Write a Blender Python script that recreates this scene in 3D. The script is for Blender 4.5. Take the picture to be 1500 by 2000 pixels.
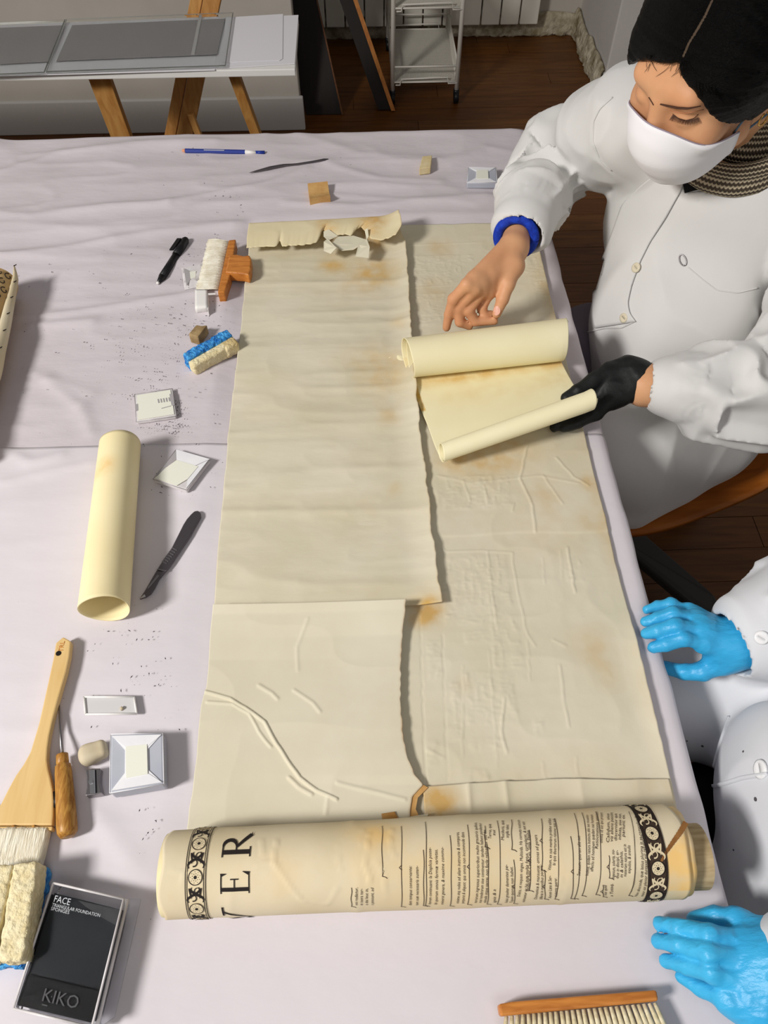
import bpy, bmesh, math, random
import numpy as np
from mathutils import Vector, Matrix
from mathutils.bvhtree import BVHTree
random.seed(7); RNG = np.random.default_rng(7)
for o in list(bpy.data.objects): bpy.data.objects.remove(o)
SC = bpy.context.scene; COL = SC.collection

# ------------------------------------------------------------------ camera, world, lamps, exposure
FPX, CAMH = 1500.0, 1.58
PITCH, YAW = math.radians(54.7), math.radians(-2.05)
def _rx(a): c, s = math.cos(a), math.sin(a); return np.array([[1,0,0],[0,c,-s],[0,s,c]])
def _rz(a): c, s = math.cos(a), math.sin(a); return np.array([[c,-s,0],[s,c,0],[0,0,1]])
RC = _rz(YAW) @ _rx(math.pi/2 - PITCH)
CAM = np.array([0, 0, CAMH])
cd = bpy.data.cameras.new('camera'); cam = bpy.data.objects.new('camera', cd); COL.objects.link(cam)
cam.location = CAM; cam.rotation_euler = (math.pi/2 - PITCH, 0, YAW)
cd.sensor_fit = 'VERTICAL'; cd.sensor_height = 24; cd.lens = 24 * FPX / 2000; cd.clip_start = .02
SC.camera = cam
w = bpy.data.worlds.new('room_air'); SC.world = w; w.use_nodes = True
w.node_tree.nodes['Background'].inputs[0].default_value = (1.0, .97, .95, 1)
w.node_tree.nodes['Background'].inputs[1].default_value = .21
def lamp(name, loc, tgt, sx, sy, e, col):
    d = bpy.data.lights.new(name, 'AREA'); d.shape = 'RECTANGLE'; d.size = sx; d.size_y = sy; d.energy = e; d.color = col
    o = bpy.data.objects.new(name, d); COL.objects.link(o); o.location = loc
    o.rotation_euler = (Vector(tgt) - Vector(loc)).to_track_quat('-Z', 'Y').to_euler()
lamp('ceiling_lamp', (-2.1, -.55, 2.75), (.1, .6, .75), .5, .5, 92, (1, .965, .93))
lamp('fill_lamp', (.35, -.75, 2.55), (.2, .5, .75), 1.0, .6, 5, (1, .97, .95))  # weak unseen fill lamp that brightens the shaded parts
SC.view_settings.view_transform = 'Standard'; SC.view_settings.look = 'None'
SC.view_settings.gamma = 1; SC.view_settings.use_curve_mapping = False
SC.view_settings.exposure = 0.0

# ------------------------------------------------------------------ projecting measured image points into the room
def ray(x, y): return RC @ np.array([(x-750)/FPX, -(y-1000)/FPX, -1.])
def P(x, y, z=.752):                       # point of the room at height z
    d = ray(x, y); return CAM + d*((z-CAMH)/d[2])
def PY(x, y, Y):                           # point on the upright plane at distance Y
    d = ray(x, y); return CAM + d*(Y/d[1])
def PX(x, y, X):
    d = ray(x, y); return CAM + d*(X/d[0])
def D(x, y, dep): return CAM + ray(x, y)*dep
TZ = .752

# ------------------------------------------------------------------ materials
def srgb(c): return tuple(((v/255)/12.92 if v/255 <= .04045 else ((v/255+.055)/1.055)**2.4) for v in c)
def mat(name, col, rough=.6, col2=None, vscale=6., detail=4., stretch=(1,1,1), bump=0., bscale=60., bstretch=None, bdist=.002,
        metal=0., spec=.35, trans=0., alpha=1., ior=1.45, ramp=(.35,.65), sheen=0., stain=None, wood=False, sss=0.):
    m = bpy.data.materials.new(name); m.use_nodes = True; N = m.node_tree.nodes; L = m.node_tree.links
    b = N['Principled BSDF']; c = (*srgb(col), 1)
    b.inputs['Base Color'].default_value = c; b.inputs['Roughness'].default_value = rough
    b.inputs['Metallic'].default_value = metal; b.inputs['Specular IOR Level'].default_value = spec
    b.inputs['Transmission Weight'].default_value = trans; b.inputs['IOR'].default_value = ior; b.inputs['Alpha'].default_value = alpha
    if sheen: b.inputs['Sheen Weight'].default_value = sheen
    if sss:
        b.inputs['Subsurface Weight'].default_value = sss; b.inputs['Subsurface Radius'].default_value = (.01, .004, .002)
        b.inputs['Subsurface Scale'].default_value = .6
    tc = N.new('ShaderNodeTexCoord')
    def mp(st):
        n = N.new('ShaderNodeMapping'); n.inputs['Scale'].default_value = st; L.new(tc.outputs['Object'], n.inputs['Vector']); return n
    out = None
    if col2 is not None:
        n = N.new('ShaderNodeTexNoise'); n.inputs['Scale'].default_value = vscale; n.inputs['Detail'].default_value = detail
        if wood: n.inputs['Distortion'].default_value = .6
        L.new(mp(stretch).outputs[0], n.inputs['Vector'])
        r = N.new('ShaderNodeValToRGB'); r.color_ramp.elements[0].position = ramp[0]; r.color_ramp.elements[1].position = ramp[1]
        r.color_ramp.elements[0].color = c; r.color_ramp.elements[1].color = (*srgb(col2), 1)
        L.new(n.outputs['Fac'], r.inputs['Fac']); out = r.outputs['Color']
    if stain is not None:
        a = N.new('ShaderNodeAttribute'); a.attribute_name = 'stain'
        n = N.new('ShaderNodeTexNoise'); n.inputs['Scale'].default_value = 45; n.inputs['Detail'].default_value = 5
        L.new(tc.outputs['Object'], n.inputs['Vector'])
        mu = N.new('ShaderNodeMath'); mu.operation = 'MULTIPLY'; mr = N.new('ShaderNodeMapRange')
        mr.inputs[1].default_value = .3; mr.inputs[2].default_value = .65; mr.inputs[3].default_value = .35; mr.inputs[4].default_value = 1.2
        L.new(n.outputs['Fac'], mr.inputs[0]); L.new(mr.outputs[0], mu.inputs[0]); L.new(a.outputs['Fac'], mu.inputs[1]); mu.use_clamp = True
        x = N.new('ShaderNodeMix'); x.data_type = 'RGBA'; x.inputs[7].default_value = (*srgb(stain), 1)
        if out: L.new(out, x.inputs[6])
        else: x.inputs[6].default_value = c
        L.new(mu.outputs[0], x.inputs[0]); out = x.outputs[2]
    if out: L.new(out, b.inputs['Base Color'])
    if bump:
        n = N.new('ShaderNodeTexNoise'); n.inputs['Scale'].default_value = bscale; n.inputs['Detail'].default_value = 5
        L.new(mp(bstretch or (1,1,1)).outputs[0], n.inputs['Vector'])
        k = N.new('ShaderNodeBump'); k.inputs['Strength'].default_value = bump; k.inputs['Distance'].default_value = bdist
        L.new(n.outputs['Fac'], k.inputs['Height']); L.new(k.outputs[0], b.inputs['Normal'])
    return m
M = dict(
 cloth=mat('white_cover_paper', (203,195,199), .75, (211,203,208), 5, bump=.4, bscale=14, bstretch=(1,2.2,1), bdist=.005),
 cloth_near=mat('white_cover_paper_near', (214,208,213), .75, (220,214,219), 5, bump=.25, bscale=14, bstretch=(1,2.2,1), bdist=.004),
 wood_edge=mat('table_edge_wood', (176,132,84), .5, (150,104,60), 8, stretch=(1,12,12)),
 paper=mat('old_backing_paper', (208,201,175), .8, (218,211,189), 9, bump=.4, bscale=26, bstretch=(1,2.5,1), bdist=.002, stain=(204,166,96)),
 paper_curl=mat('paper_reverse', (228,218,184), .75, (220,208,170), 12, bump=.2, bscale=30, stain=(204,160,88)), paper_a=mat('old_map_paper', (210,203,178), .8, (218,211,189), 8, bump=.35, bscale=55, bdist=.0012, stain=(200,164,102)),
 paper_c=mat('pale_backing_paper', (219,213,191), .8, (212,205,180), 6, bump=.25, bscale=30, bdist=.0015, stain=(166,118,58)),
 roll=mat('printed_map_paper', (223,211,182), .7, (212,197,162), 10, bump=.35, bscale=30, bdist=.0015, stain=(236,196,124)),
 cream=mat('cream_paper', (246,234,190), .6, (240,226,178), 7, bump=.08, bscale=20, stain=(236,196,128)),
 thin=mat('translucent_cream_paper', (245,238,200), .55, (240,230,188), 6, bump=.06, bscale=25, stain=(214,172,84)),
 aged_roll=mat('aged_brown_roll', (196,156,98), .8, (214,182,128), 14, bump=.3, bscale=40), core=mat('inner_roll_paper', (190,170,132), .8, (160,138,100), 30, stretch=(1,6,6), bump=.3, bscale=60),
 brown_edge=mat('browned_torn_paper', (176,128,68), .85, (206,164,104), 40, bump=.4, bscale=60),
 ink=mat('black_ink', (34,28,26), .8), ink2=mat('brown_ink', (62,48,38), .8),
 band=mat('printed_band_ground', (222,206,170), .8),
 orange_wood=mat('varnished_orange_wood', (206,130,58), .4, (190,112,44), 20, stretch=(1,1,1), wood=True, bump=.05),
 brush_wood=mat('brush_wood', (206,134,62), .4, (176,106,44), 14, stretch=(2,14,14), wood=True, bump=.08),
 pale_wood=mat('pale_hake_wood', (226,194,134), .45, (216,180,118), 8, stretch=(8,1,1), wood=True),
 awl_wood=mat('awl_wood', (196,146,72), .4, (150,98,40), 60, stretch=(6,1,6), wood=True, bump=.1),
 bristle=mat('pale_bristles', (236,232,216), .8, (214,206,184), 60, stretch=(1,1,1), bump=.3, bscale=300),
 bristle2=mat('straw_bristles', (226,216,184), .75, (206,192,152), 200, bump=.3, bscale=400),
 hake_hair=mat('goat_hair', (240,234,216), .8, (214,204,178), 120, stretch=(6,.6,6), bump=.7, bscale=160, bstretch=(6,.5,6)),
 eraser=mat('tan_eraser', (204,164,104), .75, (190,146,88), 60, bump=.2, bscale=180),
 eraser_brown=mat('dirty_eraser', (176,150,108), .85, (120,96,62), 40, bump=.4, bscale=150),
 eraser_cream=mat('cream_eraser', (222,206,164), .75, (206,186,138), 50, bump=.15),
 eraser_beige=mat('beige_eraser', (208,196,170), .7, (196,180,148), 30, bump=.1),
 foam=mat('cream_foam', (236,224,186), .9, (222,206,160), 90, bump=.8, bscale=260, bdist=.003),
 foam_dirty=mat('worn_foam', (186,160,104), .95, (232,216,172), 26, bump=.9, bscale=240, bdist=.003, ramp=(.42,.62)),
 blue_foam=mat('blue_scourer', (20,110,200), .6, (90,184,246), 170, bump=1., bscale=260, bdist=.006),
 black_plastic=mat('black_plastic', (20,20,22), .4), black_soft=mat('black_cloth', (12,12,14), .8),
 black_box=mat('black_card_insert', (34,38,42), .4, (24,26,30), 10), black_card=mat('black_label', (14,14,15), .35),
 grey_print=mat('grey_print', (206,210,214), .6), dim_print_glare=mat('dim_print_glare', (74,74,76), .5),
 clear=mat('clear_plastic', (250,252,255), .06, trans=1., ior=1.2, spec=.5), pane_edge=mat('ground_glass_edge', (128,130,126), .4), glass=mat('pane_glass', (252,254,253), .03, trans=1., ior=1.06),
 steel=mat('steel', (150,146,148), .3, metal=1.), dark_steel=mat('dark_steel', (112,106,110), .38, metal=.9), shiny=mat('bright_steel', (210,210,214), .2, metal=1.),
 tissue=mat('white_tissue', (236,236,238), .7, (228,228,232), 30, bump=.25, bscale=50), tissue_blue=mat('bluish_glass_under_tissue', (184,187,196), .3, (172,176,187), 14),
 label=mat('cream_label', (232,232,218), .7), packet=mat('clear_film', (226,222,222), .2, (206,202,202), 40, bump=.3, bscale=60, spec=.6),
 film_grey=mat('grey_film_fold', (168,164,166), .25, spec=.6),
 navy=mat('navy_lacquer', (28,52,140), .35), white=mat('white_plastic', (236,234,230), .4), pinktip=mat('pencil_tip', (226,156,120), .6),
 skin=mat('skin', (218,166,124), .5, (206,148,108), 14, bump=.12, bscale=90, bdist=.001, sss=.12), nail=mat('nail', (226,172,150), .3),
 lip=mat('eyelid_skin', (190,132,98), .5), hair=mat('black_hair', (3,3,3), .34, (8,7,6), 60, stretch=(1,9,9), bump=.7, bscale=90, bstretch=(1,14,14), bdist=.003, spec=.12),
 brow=mat('brow_hair', (72,46,32), .7), scalp=mat('parting_scalp', (74,60,46), .8), coat=mat('white_coat_cotton', (217,216,213), .8, (211,210,208), 6, bump=.1, bscale=9, bdist=.01, sheen=.1),
 coat2=mat('white_coat_cotton_second', (217,219,223), .8, (211,213,218), 6, bump=.12, bscale=12, bdist=.008, sheen=.1),
 mask=mat('white_mask', (240,239,242), .8, bump=.08, bscale=40), strap=mat('blue_strap', (92,120,142), .6), mask_edge=mat('mask_edge_grey', (150,138,150), .7),
 button=mat('cream_button', (218,208,182), .35), button_w=mat('white_button', (232,233,235), .35), gold=mat('gold', (214,168,84), .25, metal=1.),
 bracelet=mat('blue_bracelet', (22,66,190), .7, (14,44,150), 120, bump=.5, bscale=220), bracelet_dark=mat('navy_bracelet', (14,22,62), .6),
 nitrile=mat('blue_nitrile', (62,178,226), .42, (50,166,220), 12, bump=.55, bscale=42, bstretch=(1,2.4,1.6), bdist=.004, spec=.5),
 glove_black=mat('black_glove', (16,18,18), .55, (26,29,28), 60, bump=.5, bscale=180, bdist=.001),
 lilac=mat('lilac_trousers', (128,118,130), .8, bump=.1),
 seat=mat('orange_plywood', (168,98,34), .35, (146,80,24), 7, stretch=(1,6,6), wood=True), dark_plastic=mat('dark_grey_plastic', (58,56,54), .5),
 wall=mat('painted_wall', (196,190,180), .85, (188,182,172), 4, bump=.15, bscale=30), wall_r=mat('painted_wall_right', (206,202,198), .85, (198,194,190), 3, bump=.12, bscale=30),
 plaster=mat('rough_bare_plaster', (204,194,172), .95, (140,128,100), 22, bump=1., bscale=50, bdist=.01), base=mat('baseboard_paint', (206,203,198), .6),
 plank=[mat('floor_board_wood', c, .42, c2, 5, stretch=(1.2,14,14), wood=True, bump=.05) for c, c2 in (((108,66,26),(86,50,18)), ((103,62,24),(83,47,17)), ((112,70,28),(90,53,20)))],
 floor_joint=mat('floor_joint', (58,34,16), .8), dark_wood=mat('dark_brown_board', (27,17,11), .55, (20,12,8), 5, stretch=(10,1,1)), lit_wood=mat('orange_lit_board_edge', (190,124,56), .45, (166,100,40), 10, stretch=(8,8,1), wood=True),
 trestle=mat('trestle_beech', (200,150,86), .45, (178,124,64), 9, stretch=(8,8,1), wood=True),
 enamel=mat('white_enamel', (226,222,212), .4), mesh_metal=mat('white_mesh', (206,202,190), .5), top_white=mat('white_laminate', (232,231,226), .5),
 sheet_white=mat('white_sheet_paper', (226,224,228), .8, bump=.1, bscale=12), screen=mat('grey_screen_print', (158,154,154), .8), tape=mat('tape', (196,194,194), .4),
 radiator=mat('radiator_enamel', (222,218,206), .4), brass=mat('valve_metal', (120,112,104), .35, metal=.8), speck=mat('eraser_crumbs', (84,80,84), .9),
)

# ------------------------------------------------------------------ object helpers
def link(name, V, F, m, parent=None, smooth=False, loc=None):
    """one mesh object; V in room coordinates, moved into its parent's frame"""
    off = np.zeros(3); q = parent
    while q is not None: off += np.array(q.location); q = q.parent
    V = np.asarray(V, float).reshape(-1, 3)
    base = np.array(loc) if loc is not None else (np.array([V[:,0].mean(), V[:,1].mean(), V[:,2].min()]) if parent is None else np.zeros(3))
    me = bpy.data.meshes.new(name); me.from_pydata((V - off - base).tolist(), [], [list(map(int, f)) for f in F]); me.update()
    ms = m if isinstance(m, (list, tuple)) else [m]
    for x in ms: me.materials.append(x)
    if smooth: me.shade_smooth()
    o = bpy.data.objects.new(name, me); COL.objects.link(o)
    o.location = base
    if parent is not None: o.parent = parent
    return o
def tag(o, label, cat=None, group=None):
    o['label'] = label
    if cat: o['category'] = cat
    if group: o['group'] = group
    return o
def thing(name, label, cat, loc, group=None):
    o = bpy.data.objects.new(name, None); COL.objects.link(o); o.location = loc; o.empty_display_size = .02
    return tag(o, label, cat, group)
def struct(o): o['kind'] = 'structure'; return o
def stuff(o): o['kind'] = 'stuff'; return o
class MB:
    def __init__(s): s.V = []; s.F = []
    def add(s, V, F):
        n = len(s.V); s.V.extend([tuple(v) for v in V]); s.F.extend([[i+n for i in f] for f in F]); return s
    def quadbox(s, c, ex, ey, ez):          # centre, half vectors
        c, ex, ey, ez = map(np.asarray, (c, ex, ey, ez))
        V = [c + a*ex + b*ey + d*ez for d in (-1,1) for a, b in ((-1,-1),(1,-1),(1,1),(-1,1))]
        return s.add(V, [[0,3,2,1],[4,5,6,7],[0,1,5,4],[1,2,6,5],[2,3,7,6],[3,0,4,7]])
    def box(s, lo, hi):
        lo, hi = np.array(lo, float), np.array(hi, float); c, h = (lo+hi)/2, (hi-lo)/2
        return s.quadbox(c, [h[0],0,0], [0,h[1],0], [0,0,h[2]])
    def beam(s, a, b, wvec, t):             # from a to b, half width vector, half thickness
        a, b, wv = np.array(a, float), np.array(b, float), np.array(wvec, float)
        ax = (b-a)/2; n = np.cross(ax, wv); n /= np.linalg.norm(n)
        return s.quadbox((a+b)/2, wv, n*t, ax)
    def tube(s, pts, r, n=8, cap=True, flat=None):
        pts = [np.array(p, float) for p in pts]; k = len(pts); rs = r if hasattr(r, '__len__') else [r]*k
        T = [pts[min(i+1,k-1)] - pts[max(i-1,0)] for i in range(k)]; T = [t/(np.linalg.norm(t)+1e-12) for t in T]
        u = np.cross(T[0], [0,0,1.]);
        if np.linalg.norm(u) < 1e-3: u = np.cross(T[0], [0,1.,0])
        V = []
        for i in range(k):
            u = u - T[i]*np.dot(u, T[i]); u /= np.linalg.norm(u); v = np.cross(T[i], u); f = flat or 1.
            for j in range(n):
                a = 2*math.pi*j/n; V.append(pts[i] + rs[i]*(math.cos(a)*u + f*math.sin(a)*v))
        F = [[i*n+j, i*n+(j+1)%n, (i+1)*n+(j+1)%n, (i+1)*n+j] for i in range(k-1) for j in range(n)]
        if cap: F += [list(range(n))[::-1], [(k-1)*n+j for j in range(n)]]
        return s.add(V, F)
    def bevelled(s, V, F, r, seg=2):
        bm = bmesh.new(); vs = [bm.verts.new(tuple(v)) for v in V]
        for f in F: bm.faces.new([vs[i] for i in f])
        bmesh.ops.recalc_face_normals(bm, faces=bm.faces)
        if r > 0: bmesh.ops.bevel(bm, geom=list(bm.edges), offset=r, segments=seg, affect='EDGES', profile=.5, clamp_overlap=True)
        bm.verts.index_update()
        s.add([v.co for v in bm.verts], [[v.index for v in f.verts] for f in bm.faces]); bm.free(); return s
    def prism(s, top, down, r=0, seg=2):    # polygon (room coordinates) pushed along 'down'
        top = [np.array(p, float) for p in top]; n = len(top); dn = np.array(down, float)
        V = top + [p + dn for p in top]
        F = [list(range(n)), [2*n-1-i for i in range(n)]] + [[i, n+i, n+(i+1)%n, (i+1)%n] for i in range(n)]
        return s.bevelled(V, F, r, seg)
    def disc(s, c, nrm, r, h, n=20):
        nrm = np.array(nrm, float); nrm /= np.linalg.norm(nrm)
        return s.tube([np.array(c) - nrm*h/2, np.array(c) + nrm*h/2], r, n)
    def make(s, name, m, parent=None, smooth=False): return link(name, s.V, s.F, m, parent, smooth)
def pprism(pix, z1, z0=TZ, r=.0015, seg=2):
    return MB().prism([P(x, y, z1) for x, y in pix], [0, 0, z0 - z1], r, seg)
def interp(poly, t):
    poly = np.array(poly, float); s = np.r_[0, np.cumsum(np.linalg.norm(np.diff(poly, axis=0), axis=1))]; s /= s[-1]
    return np.stack([np.interp(t, s, poly[:,i]) for i in range(poly.shape[1])], -1)
def smoothline(poly, n=60, it=3):
    q = interp(poly, np.linspace(0, 1, n))
    for _ in range(it): q[1:-1] = (q[:-2] + 2*q[1:-1] + q[2:])/4
    return q
def gridfaces(nu, nv): return [[j*nu+i, j*nu+i+1, (j+1)*nu+i+1, (j+1)*nu+i] for j in range(nv-1) for i in range(nu-1)]
def hash3(ix, iy, iz, seed):
    n = (ix.astype(np.int64)*374761393 + iy.astype(np.int64)*668265263 + iz.astype(np.int64)*2147483647 + seed*1013904223) & 0xffffffff
    n = ((n ^ (n >> 13))*1274126177) & 0xffffffff; n = n ^ (n >> 16)
    return (n & 0xffff)/65535.
def vnoise(p, seed=0):
    p = np.asarray(p, float); i = np.floor(p).astype(np.int64); f = p - i; f = f*f*(3-2*f); r = 0
    for dx in (0,1):
        for dy in (0,1):
            for dz in (0,1):
                wgt = (f[...,0] if dx else 1-f[...,0])*(f[...,1] if dy else 1-f[...,1])*(f[...,2] if dz else 1-f[...,2])
                r = r + wgt*hash3(i[...,0]+dx, i[...,1]+dy, i[...,2]+dz, seed)
    return r
def n2(X, Y, sx, sy, seed): return vnoise(np.stack([X*sx, Y*sy, np.zeros_like(X)], -1), seed)
def ridge(X, Y, sx, sy, seed): return 1 - np.abs(2*n2(X, Y, sx, sy, seed) - 1)
def polydist(X, Y, poly):                   # distance to a polyline, and side sign
    best = np.full(X.shape, 9.); sg = np.zeros(X.shape)
    for a, b in zip(poly[:-1], poly[1:]):
        a, b = np.array(a[:2]), np.array(b[:2]); d = b - a; L = (d@d) + 1e-12
        t = np.clip(((X-a[0])*d[0] + (Y-a[1])*d[1])/L, 0, 1); ex, ey = X-a[0]-t*d[0], Y-a[1]-t*d[1]
        q = np.hypot(ex, ey); c = d[0]*ey - d[1]*ex; k = q < best; best[k] = q[k]; sg[k] = np.sign(c)[k]
    return best, sg
def setattr_float(o, name, vals):
    a = o.data.attributes.new(name, 'FLOAT', 'POINT'); a.data.foreach_set('value', np.asarray(vals, np.float32).ravel())
def thick(o, t, off=-1):
    m = o.modifiers.new('thickness', 'SOLIDIFY'); m.thickness = t; m.offset = off; return o

# ------------------------------------------------------------------ rounded bodies: smooth-blended solids meshed by sparse surface nets
class Body:
    def __init__(s): s.pr = []; s.disp = []; s.cuts = []
    def cap(s, a, b, ra, rb=None, k=.01, sub=False, k2=None):
        a, b = np.array(a, float), np.array(b, float); rb = ra if rb is None else rb; m = max(ra, rb) + k + .02
        s.pr.append(('c', a, b, ra, rb, k, sub, np.minimum(a,b)-m, np.maximum(a,b)+m)); return s
    def chain(s, pts, rs, k=.01):
        for i in range(len(pts)-1): s.cap(pts[i], pts[i+1], rs[i], rs[i+1], k)
        return s
    def ell(s, c, r, R=None, k=.01, sub=False):
        c, r = np.array(c, float), np.array(r, float); R = np.eye(3) if R is None else np.array(R, float); m = r.max()*1.15 + k + .02
        s.pr.append(('e', c, r, R, None, k, sub, c-m, c+m)); return s
    def box(s, c, h, R=None, rd=.005, k=.01, sub=False):
        c, h = np.array(c, float), np.array(h, float); R = np.eye(3) if R is None else np.array(R, float); m = np.linalg.norm(h) + k + .02
        s.pr.append(('b', c, h, R, rd, k, sub, c-m, c+m)); return s
    def ev(s, X, lo=None, hi=None):
        d = np.full(len(X), .3)
        for p in s.pr:
            t, k, sub = p[0], p[5], p[6]
            if lo is not None and (np.any(p[7] > hi) or np.any(p[8] < lo)): continue
            if t == 'c':
                ab = p[2]-p[1]; q = X - p[1]; h = np.clip(q@ab/(ab@ab + 1e-12), 0, 1)
                e = np.linalg.norm(q - h[:,None]*ab, axis=1) - (p[3] + (p[4]-p[3])*h)
            else:
                q = (X - p[1])@p[3].T
                if t == 'e':
                    k0 = np.linalg.norm(q/p[2], axis=1); k1 = np.linalg.norm(q/p[2]**2, axis=1) + 1e-9; e = k0*(k0-1)/k1
                    e = np.where(k0 < 1e-3, -p[2].min(), e)
                else:
                    w_ = np.abs(q) - (p[2]-p[4]); e = np.linalg.norm(np.maximum(w_, 0), axis=1) + np.minimum(w_.max(1), 0) - p[4]
            if sub:
                h = np.maximum(k - np.abs(d + e), 0)/k; d = np.maximum(d, -e) + h*h*k/4
            else:
                h = np.maximum(k - np.abs(d - e), 0)/k; d = np.minimum(d, e) - h*h*k/4
        if s.disp:
            near = np.abs(d) < .05
            if near.any():
                for f in s.disp: d[near] = f(X[near], d[near])
        for a, b, ra, rb in s.cuts:            # clean openings (cuffs, neck) cut after the folds
            ab = b-a; q = X - a; h = np.clip(q@ab/(ab@ab), 0, 1); e = -(np.linalg.norm(q - h[:,None]*ab, axis=1) - (ra+(rb-ra)*h)); g = np.maximum(.0035 - np.abs(d-e), 0)/.0035; d = np.maximum(d, e) + g*g*.0009
        return d
    def cut(s, a, b, ra, rb): s.cuts.append((np.array(a, float), np.array(b, float), ra, rb)); return s
    def mesh(s, h, B=14):
        adds = [p for p in s.pr if not p[6]]
        lo = np.min([p[7] for p in adds], 0); hi = np.max([p[8] for p in adds], 0); bs = B*h
        nb = np.ceil((hi-lo)/bs).astype(int); dims = nb*B + 2
        g = np.stack(np.meshgrid(*[np.arange(n) for n in nb], indexing='ij'), -1).reshape(-1, 3)
        dc = s.ev(lo + (g+.5)*bs); g = g[np.abs(dc) < bs*.87*1.35 + .012]
        ax = np.arange(-1, B+1); loc = np.stack(np.meshgrid(ax, ax, ax, indexing='ij'), -1).reshape(-1, 3); n1 = B+2
        cor = np.array([(i,j,k) for i in (0,1) for j in (0,1) for k in (0,1)])
        edges = [(a,b) for a in range(8) for b in range(a+1,8) if np.abs(cor[a]-cor[b]).sum() == 1]
        keys, vs, fs = [], [], []
        gid = lambda c: (c[:,0]*dims[1] + c[:,1])*dims[2] + c[:,2]
        for b in g:
            o = b*B; X = lo + (o + loc)*h
            A = s.ev(X, X.min(0), X.max(0)).reshape(n1, n1, n1); S = A < 0
            if S.all() or not S.any(): continue
            c = [A[i:n1-1+i, j:n1-1+j, k:n1-1+k] for i, j, k in cor]; cs = [x < 0 for x in c]
            cnt = sum(x.astype(int) for x in cs); act = np.argwhere((cnt > 0) & (cnt < 8))
            own = act[(act >= 1).all(1)]       # cells belonging to this block (index 1.. -> local 0..B-1)
            if len(own):
                vals = np.stack([x[own[:,0], own[:,1], own[:,2]] for x in c], 1); acc = np.zeros((len(own), 3)); num = np.zeros(len(own))
                for a_, b_ in edges:
                    va, vb = vals[:,a_], vals[:,b_]; m = (va < 0) != (vb < 0); t = np.where(m, va/(va - vb + 1e-15), 0)
                    acc += np.where(m[:,None], cor[a_] + t[:,None]*(cor[b_]-cor[a_]), 0); num += m
                vs.append(lo + (o + own - 1 + acc/num[:,None])*h); keys.append(gid(o + own))
            for axi in range(3):               # crossings along each axis; nodes 1..B
                sl = [slice(1, n1-1)]*3; s0 = S[tuple(sl)]; sl2 = list(sl); sl2[axi] = slice(2, n1); s1 = S[tuple(sl2)]
                e = np.argwhere(s0 != s1)
                if not len(e): continue
                e1 = e + 1; u, v = [(1,2),(2,0),(0,1)][axi]; du = np.eye(3, dtype=int)[u]; dv = np.eye(3, dtype=int)[v]
                q = np.stack([gid(o + e1 - du - dv), gid(o + e1 - dv), gid(o + e1), gid(o + e1 - du)], 1)
                fl = s0[e[:,0], e[:,1], e[:,2]]; q[~fl] = q[~fl][:, ::-1]; fs.append(q)
        keys = np.concatenate(keys); vs = np.concatenate(vs); fs = np.concatenate(fs)
        od = np.argsort(keys); sk = keys[od]; ix = np.clip(np.searchsorted(sk, fs), 0, len(sk)-1); ok = (sk[ix] == fs).all(1)
        return vs, od[ix[ok]]
    def make(s, name, h, m, parent=None, soft=0):
        V, F = s.mesh(h); o = link(name, V, F, m, parent, True)
        if soft: q = o.modifiers.new('soften', 'SMOOTH'); q.factor = .5; q.iterations = soft
        return o

# ================================================================== the room
fl = struct(MB().box((-3.2, -1.6, -.03), (3.2, 4.6, -.006)).make('floor', M['floor_joint']))
xw, yl = .092, 1.22
for r in range(50):                          # floorboards run across the room
    y0 = 3.74 - (r+1)*xw
    if y0 < -.9: break
    x = -1.5 - random.random()*yl
    while x < 2.1:
        o = MB().box((x+.0008, y0+.0008, -.006), (x+yl-.0008, y0+xw-.0008, random.uniform(-.0006, 0))).make('floorboard', random.choice(M['plank']), fl); x += yl
struct(MB().box((-2.6, 3.74, 0), (1.005, 3.86, 2.6)).make('wall_back', M['wall']))
struct(MB().bevelled(*(lambda m: (m.V, m.F))(MB().box((1.005, 3.19, 0), (2.6, 3.9, 2.6))), .006).make('wall_right', M['wall_r']))
struct(MB().bevelled(*(lambda m: (m.V, m.F))(MB().box((-2.6, 2.965, 0), (-.213, 3.035, 2.6))), .004).make('wall_left', M['wall']))
bb = MB(); bb.bevelled(*(lambda m: (m.V, m.F))(MB().box((-2.6, 2.947, 0), (-.200, 2.966, .125))), .004); struct(bb.make('baseboard_left', M['base']))
bb = MB(); bb.bevelled(*(lambda m: (m.V, m.F))(MB().box((.995, 3.172, 0), (2.6, 3.191, .085))), .004); struct(bb.make('baseboard_right', M['base']))
def rough_strip(name, a, b, nrm, h, seed):   # bare broken plaster low on the wall, left uneven where the skirting was pulled off
    nu, nv = 110, 12; a, b, nrm = map(np.array, (a, b, nrm)); V = []
    for j in range(nv):
        for i in range(nu):
            u = i/(nu-1); v = j/(nv-1); L = np.linalg.norm(b-a)
            top = h*(.85 + .35*vnoise(np.array([u*L*14, 0, seed]), 3))
            q = a + (b-a)*u + np.array([0, 0, v*top]); n = .016*vnoise(np.array([u*L*40, v*3, seed]), 5) + .012*vnoise(np.array([u*L*110, v*9, seed]), 6)
            V.append(q + nrm*(n*(1 - v**4) + .001))
    return struct(thick(link(name, V, gridfaces(nu, nv), M['plaster'], None, True, loc=(0,0,0)), .012, 1))
rough_strip('trim_1', (-.2, 3.738, 0), (1.0, 3.738, 0), (0,-1,0), .075, 1.)
rough_strip('trim_2', (1.003, 3.74, 0), (1.003, 3.2, 0), (-1,0,0), .085, 7.)

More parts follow.
